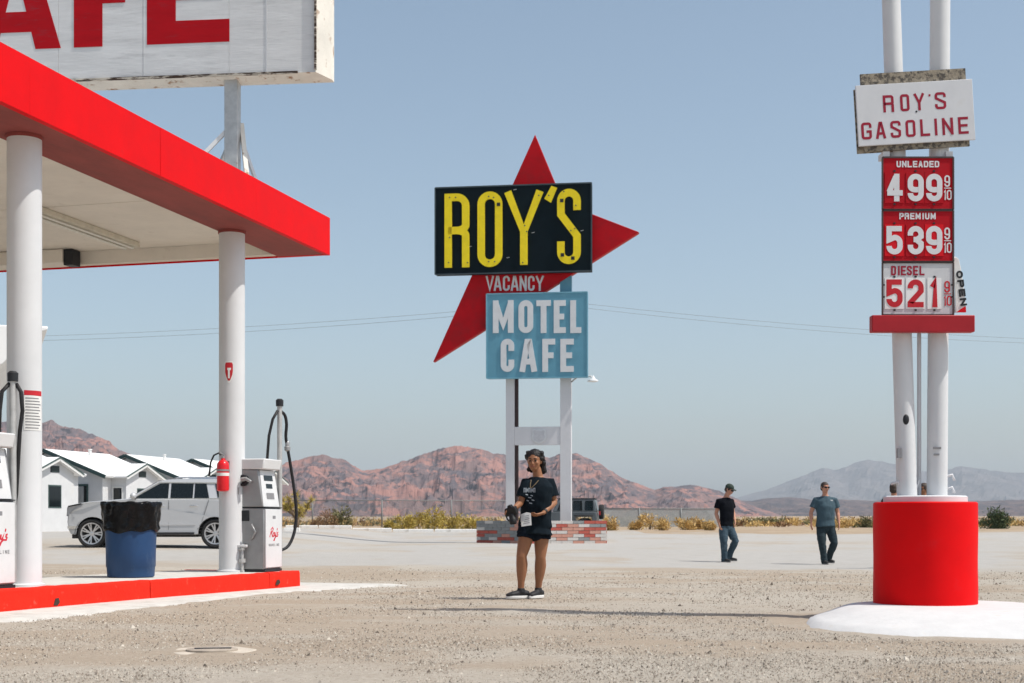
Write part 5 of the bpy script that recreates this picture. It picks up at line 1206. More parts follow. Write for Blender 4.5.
for i, (k, lab) in enumerate(((-1, 'white motel cabin just right of the nearer column, leftmost of the row'), (0, 'white motel cabin behind the bonnet of the silver car, second in the row'),
                              (1, 'white motel cabin behind the middle of the silver car, third in the row'), (2, 'farthest white motel cabin, beside the column with the extinguisher'))):
    c_ = cab if i == 0 else copy_tree(cab)
    P = corner0 + vC * 6.82 * k; c_.location = (P.x, P.y, gz(P.x, P.y) - 0.02 + (0.07 * max(0, k))); c_.rotation_euler = (0, 0, th_m)
    tag(c_, lab, 'cabin', 'row of white motel cabins')

# office with the flying white roof, mostly hidden by the nearer column
ofc = empty('office_building', (-11.48, 35.2, gz(-11.4, 35)), R(20.5), 'white office building with a swept-up roof at the left edge', 'building')
MB().prism([(0.0, 5.60), (-9.0, 5.45), (-9.0, 2.9), (-6.5, 2.9), (-1.05, 4.62), (-0.36, 5.40), (-0.02, 5.50)], 0.0, 9.0).build('roof', P_ROOF, ofc, bevel=0.03)
MB().prism([(-2.2, 0), (-2.2, 4.2), (-6.5, 2.85), (-8.8, 2.85), (-8.8, 0)], 1.0, 8.4).build('wall', P_STUC, ofc)
for i in range(4):
    w_ = MB(); w_.box(-2.19, -2.14, 1.3 + i * 1.75, 2.9 + i * 1.75, 0.3, 3.6); w_ = w_.build('window', P_TRIM, ofc); g = MB(); g.box(-2.139, -2.13, 1.36 + i * 1.75, 2.84 + i * 1.75, 0.36, 3.54); g.build('pane', P_GLS, w_)

# ------------------------------------------------------------------ vehicles
P_SILV = M('silver_paint', (0.55, 0.555, 0.565), 0.35, metal=0.2, var=0.01, coat=0.5, rvar=0.0)
P_TYRE = M('tyre_rubber', (0.022, 0.022, 0.023), 0.8, var=0.2)
P_RIM = M('alloy_rim', (0.55, 0.55, 0.56), 0.3, metal=0.7, var=0.04)
P_PLAS = M('dark_plastic', (0.035, 0.035, 0.037), 0.6, var=0.1)
P_LAMP = M('lamp_glass', (0.45, 0.46, 0.48), 0.12, var=0.1)
def make_wheel(par, x, y, side, r=0.395, w_=0.27, spokes=7, rim_r=0.285, rim=None):
    """side -1: outer face towards -y"""
    e = bpy.data.objects.new('wheel', None); COL.objects.link(e); e.parent = par; e.location = (x, y, r); e.empty_display_size = 0.1
    if side > 0: e.rotation_euler = (0, 0, math.pi)
    t = MB(); t.lathe([(rim_r, w_ / 2 - 0.02), (r - 0.05, w_ / 2), (r - 0.012, w_ / 2 - 0.03), (r, w_ / 2 - 0.07), (r, -w_ / 2 + 0.07), (r - 0.05, -w_ / 2), (rim_r, -w_ / 2)], 40, axis='y', cap=False)
    t.build('tyre', P_TYRE, e, smooth='auto')
    b = MB(); b.lathe([(rim_r + 0.006, w_ / 2 - 0.01), (rim_r - 0.02, w_ / 2 - 0.015), (rim_r - 0.03, w_ / 2 - 0.05), (rim_r - 0.04, -0.05), (0.05, -0.06)], 40, axis='y', cap=False); b.build('rim_barrel', rim or P_RIM, e, smooth='auto')
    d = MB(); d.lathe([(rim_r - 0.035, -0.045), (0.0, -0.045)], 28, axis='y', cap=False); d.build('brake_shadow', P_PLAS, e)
    s_ = MB(); s_.lathe([(0.0, w_ / 2 - 0.035), (0.06, w_ / 2 - 0.04), (0.075, w_ / 2 - 0.06), (0.075, 0.0)], 20, axis='y', cap=False)
    for k in range(spokes):
        a = 2 * math.pi * k / spokes
        for da in (-0.09, 0.09):
            p0 = Vector((math.cos(a + da * 0.3) * 0.05, -(w_ / 2 - 0.055), math.sin(a + da * 0.3) * 0.05)); p1 = Vector((math.cos(a + da * 1.6) * (rim_r - 0.015), -(w_ / 2 - 0.035), math.sin(a + da * 1.6) * (rim_r - 0.015)))
            s_.bar(p0, p1, 0.035, 0.03, up=(0, 1, 0))
    s_.build('spokes', rim or P_RIM, e)
    return e
def body_loft(par, outline_fn, name, mat):
    pass
def make_suv():
    o = empty('silver_suv', (X(64.8, 38.0), 39.0, 0), R(0.0), 'large silver sport utility vehicle parked before the motel cabins', 'car')
    o.location.z = gz(-10, 38.0) - 0.01; o.scale = (1.012, 1, 1)
    # x from nose (0) to tail (5.55); y from -1.0 (near side) to 1.0
    fw, rw, ra_ = 0.70, 3.97, 0.455
    def arch(cx, n=12): return [(cx + ra_ * math.cos(math.pi - math.pi * i / n), 0.40 + max(0, ra_ * 1.02 * math.sin(math.pi * i / n)) - 0.02) for i in range(n + 1)]
    out = [(0.10, 0.38), (fw - ra_ - 0.02, 0.36)] + arch(fw) + [(fw + ra_ + 0.02, 0.36), (rw - ra_ - 0.02, 0.36)] + arch(rw) + [(rw + ra_ + 0.02, 0.38), (5.36, 0.42), (5.44, 0.62), (5.42, 0.95), (5.36, 1.30),
           (1.62, 1.33), (1.2, 1.295), (0.6, 1.245), (0.22, 1.19), (0.07, 1.10), (0.02, 0.95), (0.0, 0.7), (0.03, 0.5)]
    # lower body: three-slice loft so the sides bulge and the nose tapers in plan
    ysl = [(-0.86, 1.0), (-0.985, 0.985), (-1.0, 0.97)]
    mb = MB(); n = len(out); rings = []
    def plan(x): 
        f = min(1, max(0, x / 0.75)); r_ = min(1, max(0, (5.44 - x) / 0.5)); return (0.84 + 0.16 * math.sin(f * math.pi / 2)) * (0.93 + 0.07 * math.sin(r_ * math.pi / 2))
    cx, cz = 2.7, 0.85
    def ring(y, sc, zin): return [(cx + (x - cx) * sc, y * plan(x) , cz + (z - cz) * zin) for x, z in out]
    levels = [(-1.0, 0.985, 0.955), (-0.985, 0.992, 0.982), (-0.93, 0.998, 0.997), (-0.86, 1.0, 1.0), (0.86, 1.0, 1.0), (0.93, 0.998, 0.997), (0.985, 0.992, 0.982), (1.0, 0.985, 0.955)]
    for y, s_, zi in levels: rings += ring(y, s_, zi)
    fs = [tuple(range(n)), tuple((len(levels) - 1) * n + i for i in range(n - 1, -1, -1))]
    for l in range(len(levels) - 1):
        for i in range(n): fs.append((l * n + i, (l + 1) * n + i, (l + 1) * n + (i + 1) % n, l * n + (i + 1) % n))
    mb.add(rings, fs); body = mb.build('body', P_SILV, o, smooth='auto'); wn = body.modifiers.new('wn', 'WEIGHTED_NORMAL'); wn.keep_sharp = True; wn.weight = 100
    # cabin
    lo = [(1.60, 1.30), (5.36, 1.28)]; hi = [(2.42, 1.80), (2.75, 1.855), (4.7, 1.845), (5.12, 1.80)]
    yb, yt = 0.93, 0.745
    ro = [(1.60, yb, 1.30), (2.38, yt + 0.03, 1.775), (2.55, yt - 0.02, 1.825), (2.85, yt - 0.04, 1.858), (4.6, yt - 0.04, 1.85), (5.05, yt - 0.02, 1.815), (5.18, yt + 0.03, 1.75), (5.40, yb, 1.28)]
    vs = [(x, -y, z) for x, y, z in ro] + [(x, -y + 0.14, z + 0.012) for x, y, z in ro] + [(x, y - 0.14, z + 0.012) for x, y, z in ro] + [(x, y, z) for x, y, z in ro]; k = len(ro)
    fs = [tuple(range(k)), tuple(3 * k + i for i in range(k - 1, -1, -1))] + [(l * k + i, (l + 1) * k + i, (l + 1) * k + i + 1, l * k + i + 1) for l in range(3) for i in range(k - 1)]
    mb = MB(); mb.add(vs, fs); mb.build('cabin', P_SILV, o, smooth='auto')
    def sidept(x, z, off=0.006):
        f = (z - 1.30) / (1.775 - 1.30); y = yb + (yt + 0.03 - yb) * f; return (x, -(y + off), z)
    for sgn in (1, -1):
        for pts in (((1.80, 1.335), (2.47, 1.74), (2.71, 1.745), (2.71, 1.335)), ((2.77, 1.335), (2.77, 1.745), (3.36, 1.745), (3.36, 1.335)), ((3.40, 1.335), (3.40, 1.745), (3.70, 1.74), (3.80, 1.335)), ((4.02, 1.36), (3.93, 1.735), (4.95, 1.72), (5.08, 1.36))):
            v_ = [sidept(*p) for p in pts]
            if sgn < 0: v_ = [(a, -b, c) for a, b, c in v_]
            g = MB(); g.add(v_, [(0, 1, 2, 3)]); g.build('side_window', P_GLS, o, fixn=False)
        fr = [sidept(*p, 0.003) for p in ((1.74, 1.315), (2.45, 1.765), (4.97, 1.745), (5.12, 1.335))]
        if sgn < 0: fr = [(a, -b, c) for a, b, c in fr]
        t_ = MB()
        for a, b in zip(fr, fr[1:] + fr[:1]): t_.bar(a, b, 0.025, 0.03)
        t_.build('window_trim', P_PLAS if sgn < 0 else P_CHR, o)
    ws = MB(); ws.add([(1.66, -0.80, 1.35), (1.66, 0.80, 1.35), (2.35, 0.66, 1.772), (2.35, -0.66, 1.772)], [(0, 1, 2, 3)])
    for v_i in range(4): ws.v[v_i] = (ws.v[v_i][0] - 0.012, ws.v[v_i][1], ws.v[v_i][2] + 0.012)
    ws.build('windshield', P_GLS, o, fixn=False)
    rw_ = MB(); rw_.add([(5.40, -0.78, 1.36), (5.40, 0.78, 1.36), (5.195, 0.68, 1.74), (5.195, -0.68, 1.74)], [(0, 3, 2, 1)]); rw_.build('rear_window', P_GLS, o, fixn=False)
    for x_, s in ((fw, -1), (rw, -1), (fw, 1), (rw, 1)):
        make_wheel(o, x_, s * 0.855, s)
        l_ = MB(); ya, yb_ = s * 0.55, s * 0.955; ar_ = [(x_ + 0.452 * math.cos(math.pi * i / 16), 0.385 + 0.452 * math.sin(math.pi * i / 16)) for i in range(17)]
        l_.add([(p[0], y_, p[1]) for p in ar_ for y_ in (ya, yb_)], [(2 * i, 2 * i + 1, 2 * i + 3, 2 * i + 2) for i in range(16)] + [tuple(range(0, 34, 2))])
        l_.build('wheel_liner', P_PLAS, o, smooth=True, fixn=False)
    for s in (-1, 1):
        # door seams and lower trim
        for x0, z0, x1, z1 in ((1.72, 0.5, 1.74, 1.29), (2.74, 0.5, 2.74, 1.30), (3.62, 0.72, 3.80, 1.30), (3.50, 0.5, 3.62, 0.72)):
            MB().bar((x0, s * 1.0, z0), (x1, s * 0.975, z1), 0.008, 0.012, up=(0, 1, 0)).build('door_seam', P_PLAS, body)
        MB().bar((1.35, s * 1.003, 0.62), (3.45, s * 1.003, 0.64), 0.02, 0.05).build('side_moulding', P_CHR if False else P_SILV, body)
        MB().bar((1.25, s * 0.97, 0.40), (3.42, s * 0.97, 0.40), 0.20, 0.06).build('running_board', P_PLAS, o)
        for x_ in (2.42, 3.30):
            h_ = MB(); h_.bar((x_, s * 1.012, 1.13), (x_ + 0.2, s * 1.012, 1.135), 0.03, 0.04); h_.build('door_handle', P_CHR, body, bevel=0.008)
        m_ = MB(); m_.ell((1.83, s * 1.08, 1.40), 0.08, 0.10, 0.09); m_ = m_.build('mirror', P_SILV, o, smooth=True); MB().bar((1.86, s * 0.95, 1.33), (1.84, s * 1.05, 1.36), 0.05, 0.06).build('mirror_stalk', P_PLAS, m_)
        hl = MB(); pts = [(0.02, 0.78, 1.10), (0.10, 0.86, 1.14), (0.45, 0.965, 1.20), (0.42, 0.965, 1.12), (0.16, 0.895, 0.98), (0.05, 0.83, 0.86), (0.0, 0.78, 0.86)]
        hl.add([(p[0] - 0.012, s * (p[1] + 0.03), p[2]) for p in pts], [tuple(range(len(pts)))]); hl.build('headlight', P_LAMP, o)
        hb = MB(); hb.bar((0.06, s * 0.90, 1.12), (0.44, s * 1.0, 1.19), 0.02, 0.035); hb.build('headlight_brow', P_PLAS, o)
        tl = MB(); tl.box(5.33, 5.43, s * 0.93 - 0.04, s * 0.93 + 0.04, 0.95, 1.55); tl.build('tail_light', M('tail_red', (0.35, 0.01, 0.015), 0.3), o)
        fg = MB(); fg.box(0.05, 0.3, s * 0.87 - 0.01, s * 0.93, 0.52, 0.60); fg.build('fog_light_trim', P_CHR, o)
        rk = MB(); rk.tube([(2.8, s * 0.66, 1.87), (2.95, s * 0.66, 1.905), (4.5, s * 0.66, 1.90), (4.65, s * 0.66, 1.865)], 0.02, 8); rk.build('roof_rail', P_CHR, o, smooth=True)
    gr = MB(); gr.box(-0.03, 0.02, -0.55, 0.55, 0.66, 1.06); gr = gr.build('grille', P_PLAS, o)
    for i in range(4): MB().bar((-0.035, -0.53, 0.72 + i * 0.1), (-0.035, 0.53, 0.72 + i * 0.1), 0.02, 0.02).build('grille_bar', P_CHR, gr)
    sk = MB(); sk.box(0.12, 0.5, -0.78, 0.78, 0.26, 0.38); sk.build('front_skirt', P_PLAS, o, bevel=0.02)
    ub = MB(); ub.box(1.2, 3.4, -0.7, 0.7, 0.30, 0.42); ub.build('underbody', P_PLAS, o)
make_suv()
def make_jeep():
    d = 75.0; x = X(601, d) ; P_JP = M('jeep_grey', (0.10, 0.115, 0.125), 0.35, var=0.05, coat=0.4)
    o = empty('offroad_car', (x, d, gz(x, d)), R(-8), 'dark grey boxy off-road car with a spare wheel behind the planter', 'car')
    # tail at x = 0, nose at x = -4
    for s in (-1, 1):
        for xx in (-0.85, -3.35): make_wheel(o, xx, s * 0.78, s, 0.40, 0.26, 5, 0.23)
        f = MB(); f.bar((-1.35, s * 0.86, 0.93), (-0.35, s * 0.86, 0.93), 0.22, 0.06); f.build('fender', P_PLAS, o, bevel=0.02)
        f = MB(); f.bar((-3.95, s * 0.86, 0.95), (-2.8, s * 0.86, 0.95), 0.22, 0.06); f.build('fender', P_PLAS, o, bevel=0.02)
        tl = MB(); tl.box(-0.06, 0.03, s * 0.70 - 0.07, s * 0.70 + 0.07, 0.95, 1.15); tl.build('tail_light', MATS['tail_red'], o)
    MB().prism([(-3.9, 0.55), (-3.85, 1.05), (-2.55, 1.12), (-0.2, 1.12), (-0.15, 0.6), (-0.4, 0.55), (-0.45, 0.85), (-1.25, 0.85), (-1.3, 0.5), (-2.85, 0.5), (-2.9, 0.85), (-3.8, 0.85)], -0.76, 0.76).build('body', P_JP, o, bevel=0.04)
    MB().add([(-2.5, -0.74, 1.12), (-0.17, -0.74, 1.12), (-0.17, 0.74, 1.12), (-2.5, 0.74, 1.12), (-2.2, -0.64, 1.80), (-0.30, -0.64, 1.80), (-0.30, 0.64, 1.80), (-2.2, 0.64, 1.80)], [(0, 3, 2, 1), (4, 5, 6, 7), (0, 1, 5, 4), (1, 2, 6, 5), (2, 3, 7, 6), (3, 0, 4, 7)]).build('hardtop', P_JP, o, bevel=0.05)
    MB().box(-2.25, -0.26, -0.66, 0.66, 1.785, 1.84).build('roof_panel', P_PLAS, o, bevel=0.02)
    for s in (-1, 1):
        for a, b in ((-2.25, -1.55), (-1.42, -0.92), (-0.80, -0.34)):
            v_ = [(a, s * 0.735, 1.18), (b, s * 0.735, 1.18), (b - 0.03, s * 0.668, 1.70), (a + (0.2 if a < -2 else 0.02), s * 0.668, 1.70)]
            g = MB(); g.add([(p[0], p[1] + s * 0.006, p[2]) for p in v_], [(0, 1, 2, 3)]); g.build('side_window', P_GLS, o, fixn=False)
    g = MB(); g.add([(-0.155, -0.6, 1.2), (-0.155, 0.6, 1.2), (-0.27, 0.54, 1.72), (-0.27, -0.54, 1.72)], [(0, 1, 2, 3)]); g.build('rear_window', P_GLS, o, fixn=False)
    sw = MB(); sw.lathe([(0.2, -0.12), (0.36, -0.12), (0.39, -0.08), (0.39, 0.08), (0.36, 0.12), (0.1, 0.13)], 32, (0.02, 0.0, 1.12), axis='x'); sw.build('spare_wheel', P_TYRE, o, smooth='auto')
    bp = MB(); bp.box(-0.12, 0.08, -0.75, 0.75, 0.52, 0.66); bp.build('bumper', P_PLAS, o, bevel=0.02)
make_jeep()

# ------------------------------------------------------------------ people
def remesh(mb, name, voxel, smooth_it=3):
    me = mb.mesh(name + '_raw')
    bm = bmesh.new(); bm.from_mesh(me); bmesh.ops.recalc_face_normals(bm, faces=bm.faces); bm.to_mesh(me); bm.free()
    o = bpy.data.objects.new('tmp', me); COL.objects.link(o)
    r_ = o.modifiers.new('r', 'REMESH'); r_.mode = 'VOXEL'; r_.voxel_size = voxel; r_.use_smooth_shade = True
    if smooth_it:
        s_ = o.modifiers.new('s', 'SMOOTH'); s_.iterations = smooth_it; s_.factor = 0.5
    dg = bpy.context.evaluated_depsgraph_get(); dg.update()
    out = bpy.data.meshes.new_from_object(o.evaluated_get(dg)); out.name = name
    bpy.data.objects.remove(o, do_unlink=True); bpy.data.meshes.remove(me)
    out.materials.clear(); out.shade_smooth()
    return out
def wrinkle(me, amp, sc, seed=0, zs=1.0):
    from mathutils import noise
    n = len(me.vertices); co = np.empty(n * 3, np.float32); no = np.empty(n * 3, np.float32)
    me.vertices.foreach_get('co', co); me.vertices.foreach_get('normal', no); co = co.reshape(-1, 3); no = no.reshape(-1, 3)
    am = np.array([noise.noise((c[0] * sc, c[1] * sc, c[2] * sc * zs + seed)) * 0.65 + noise.noise((c[0] * sc * 2.3, c[1] * sc * 2.3, c[2] * sc * 2.3 * zs + seed)) * 0.35 for c in co.tolist()], np.float32)
    me.vertices.foreach_set('co', (co + no * am[:, None] * amp).ravel()); me.update()
def V3(*a): return Vector(a)
def hand(mb, wrist, d, palm_n, sc=1.0, curl=0.7, thumb_side=1, spread=0.06):
    """palm and five fingers; d = direction from wrist to knuckles, palm_n = out of the palm"""
    d = d.normalized(); palm_n = (palm_n - d * d.dot(palm_n)).normalized(); s_ = d.cross(palm_n) * thumb_side
    mb.tube([wrist - d * 0.01, wrist + d * 0.03 * sc, wrist + d * 0.09 * sc], [(0.026 * sc, 0.021 * sc), (0.038 * sc, 0.017 * sc), (0.040 * sc, 0.014 * sc)], 12, hint=palm_n, round_ends=True)
    for k, (off, ln) in enumerate(((0.030, 0.070), (0.010, 0.080), (-0.010, 0.075), (-0.029, 0.058))):
        p = wrist + d * 0.088 * sc + s_ * off * sc; pts = [p - d * 0.02 * sc]; dd = d + s_ * off * spread * 20
        a = 0.25 * curl
        for j, f in enumerate((0.45, 0.32, 0.26)):
            a += curl * (0.5 if j else 0.25); dr = (dd * math.cos(a) + palm_n * math.sin(a)).normalized(); p = p + dr * ln * f * sc; pts.append(p)
        mb.tube(pts, [0.0095 * sc, 0.009 * sc, 0.0082 * sc, 0.007 * sc], 8, hint=s_, round_ends=True)
    b = wrist + d * 0.028 * sc + s_ * 0.03 * sc; t1 = b + (d * 0.6 + s_ * 0.75 + palm_n * 0.3).normalized() * 0.035 * sc; t2 = t1 + (d * 0.85 + s_ * 0.2 + palm_n * 0.5).normalized() * 0.032 * sc
    mb.tube([b, t1, t2, t2 + (d + palm_n * 0.5).normalized() * 0.016 * sc], [0.014 * sc, 0.011 * sc, 0.0095 * sc, 0.008 * sc], 8, hint=palm_n, round_ends=True)
def frame(yaw, pitch=0.0, roll=0.0):
    """columns right, back, up for something facing -y turned by yaw (about z)"""
    return (Matrix.Rotation(yaw, 3, 'Z') @ Matrix.Rotation(pitch, 3, 'X') @ Matrix.Rotation(roll, 3, 'Y'))
def head_shape(mb, c, Rm, sc=1.0):
    def at(x, y, z): return c + Rm @ (Vector((x, y, z)) * sc)
    mb.ell(at(0, 0.012, 0.03), 0.076 * sc, 0.096 * sc, 0.088 * sc, Rm, 20, 14)       # skull
    mb.ell(at(0, -0.018, -0.02), 0.066 * sc, 0.072 * sc, 0.088 * sc, Rm, 20, 14)     # face
    mb.ell(at(0, -0.040, -0.078), 0.043 * sc, 0.042 * sc, 0.034 * sc, Rm, 16, 10)    # chin and jaw
    mb.ell(at(0, -0.074, 0.026), 0.052 * sc, 0.016 * sc, 0.014 * sc, Rm, 12, 8)      # brow
    mb.tube([at(0, -0.082, 0.012), at(0, -0.098, -0.018), at(0, -0.104, -0.030), at(0, -0.09, -0.040)], [0.008 * sc, 0.011 * sc, 0.014 * sc, 0.012 * sc], 8, hint=Rm @ Vector((1, 0, 0)), round_ends=True)
    for s in (-1, 1):
        mb.ell(at(s * 0.040, -0.066, -0.022), 0.022 * sc, 0.018 * sc, 0.022 * sc, Rm, 10, 8)   # cheek
        mb.ell(at(s * 0.077, 0.012, -0.002), 0.010 * sc, 0.020 * sc, 0.032 * sc, Rm, 10, 8)    # ear
    mb.ell(at(0, -0.084, -0.056), 0.024 * sc, 0.010 * sc, 0.009 * sc, Rm, 10, 6)     # lips
def face_parts(par, c, Rm, sc, skin_dark, glasses=None, smile=0.0):
    def at(x, y, z): return c + Rm @ (Vector((x, y, z)) * sc)
    if glasses is None:
        for s in (-1, 1):
            e = MB(); e.ell(at(s * 0.031, -0.0815, 0.004), 0.0145 * sc, 0.007 * sc, 0.008 * sc, Rm, 10, 6); eo = e.build('eye', M('eye_dark', (0.03, 0.018, 0.014), 0.3), par, smooth=True)
            b = MB(); b.tube([at(s * 0.012, -0.094, 0.026), at(s * 0.031, -0.094, 0.032), at(s * 0.05, -0.083, 0.026)], [0.004 * sc, 0.005 * sc, 0.003 * sc], 6); b.build('eyebrow', M('brow_dark', (0.02, 0.014, 0.012), 0.9), par)
    else:
        g = MB()
        for s in (-1, 1):
            g.tube([at(s * 0.008, -0.098, 0.006), at(s * 0.034, -0.098, 0.004), at(s * 0.064, -0.085, 0.006)], [(0.016 * sc, 0.005 * sc), (0.022 * sc, 0.005 * sc), (0.015 * sc, 0.005 * sc)], 10, hint=Rm @ Vector((0, 1, 0)), round_ends=True)
            g.tube([at(s * 0.066, -0.085, 0.012), at(s * 0.080, -0.02, 0.012), at(s * 0.081, 0.03, 0.008)], 0.004 * sc, 6)
        g.build('sunglasses', glasses, par, smooth=True)
    m_ = MB(); m_.tube([at(-0.024, -0.089, -0.056 + smile), at(0, -0.0955, -0.0575), at(0.024, -0.089, -0.056 + smile)], [0.003 * sc, 0.0048 * sc, 0.003 * sc], 6); m_.build('mouth', skin_dark, par, smooth=True)
def shoe(par, ankle, toe_dir, upper, sole, ln=0.27, sc=1.0):
    d = Vector((toe_dir[0], toe_dir[1], 0)).normalized(); s_ = Vector((-d.y, d.x, 0)); b = Vector((ankle.x, ankle.y, toe_dir[2] if len(toe_dir) > 2 else 0.0)); h = b - d * 0.075 * sc
    pts = [h, h + d * 0.07, h + d * 0.13, h + d * 0.19, h + d * ln * 0.93]
    sec = [(0.030, 0.045, 0.085), (0.036, 0.052, 0.10), (0.040, 0.045, 0.082), (0.045, 0.036, 0.06), (0.033, 0.026, 0.04)]
    mb = MB()
    for p, (w_, hh, zt) in zip(pts, sec): pass
    mb.tube([p + Vector((0, 0, 0.018 + hh * 0.75)) for p, (w_, hh, zt) in zip(pts, sec)], [(w_ * sc, hh * 0.8) for w_, hh, zt in sec], 14, hint=(0, 0, 1), round_ends=True)
    mb.tube([Vector((ankle.x, ankle.y, b.z + 0.06)), Vector((ankle.x, ankle.y, b.z + 0.115))], [0.046 * sc, 0.040 * sc], 12, hint=d, round_ends=False)
    me = remesh(mb, 'shoe', 0.008, 2)
    for v in me.vertices: v.co.z = max(v.co.z, b.z + 0.012)
    o = link('shoe', me, upper, par, True)
    sl = MB(); ol = []
    for k in range(24):
        a = 2 * math.pi * k / 24; l_ = math.cos(a); f = (l_ + 1) / 2; w_ = 0.040 + 0.010 * math.sin(f * math.pi) + 0.004 * f
        P = h + d * (-0.03 + (ln + 0.035) * f) + s_ * (w_ * sc * math.sin(a)); ol.append((P.x, P.y))
    sl.prism(ol, b.z - 0.002, b.z + 0.030, 'xy'); sl.build('sole', sole, o, bevel=0.006)
    return o
def limb(mb, pts, rad, n=14, hint=(0, 1, 0)): mb.tube(pts, rad, n, hint=hint, round_ends=True)
def lerp_pts(a, b, fs): return [a.lerp(b, f) for f in fs]

SKIN_W = M('skin_tan', (0.28, 0.128, 0.066), 0.5, var=0.08, scale=12)
SKIN_L = M('skin_dark_lip', (0.26, 0.09, 0.075), 0.5, var=0.05)
SKIN_M = M('skin_ruddy', (0.46, 0.225, 0.15), 0.55, var=0.08, scale=12)
HAIR_B = M('hair_black', (0.012, 0.010, 0.010), 0.45, var=0.3, scale=40, bump=0.8, bscale=90, stretch=(1, 1, 0.4))
HAIR_D = M('hair_brown', (0.05, 0.035, 0.028), 0.6, var=0.3, scale=40)

def torso(mb, pel, neck, yaw, dims, grow=0.0, ymul=1.0, rnd=True):
    """dims: (fraction from pelvis to neck, half width, half depth, forward shift)"""
    Rm = frame(yaw); hint = Rm @ Vector((0, 1, 0))
    pts = []; rad = []
    for f, a, b, sh in dims: pts.append(pel.lerp(neck, f) + Rm @ Vector((0, -sh, 0))); rad.append((a + grow, b * ymul + grow))
    mb.tube(pts, rad, 24, hint=hint, round_ends=rnd)

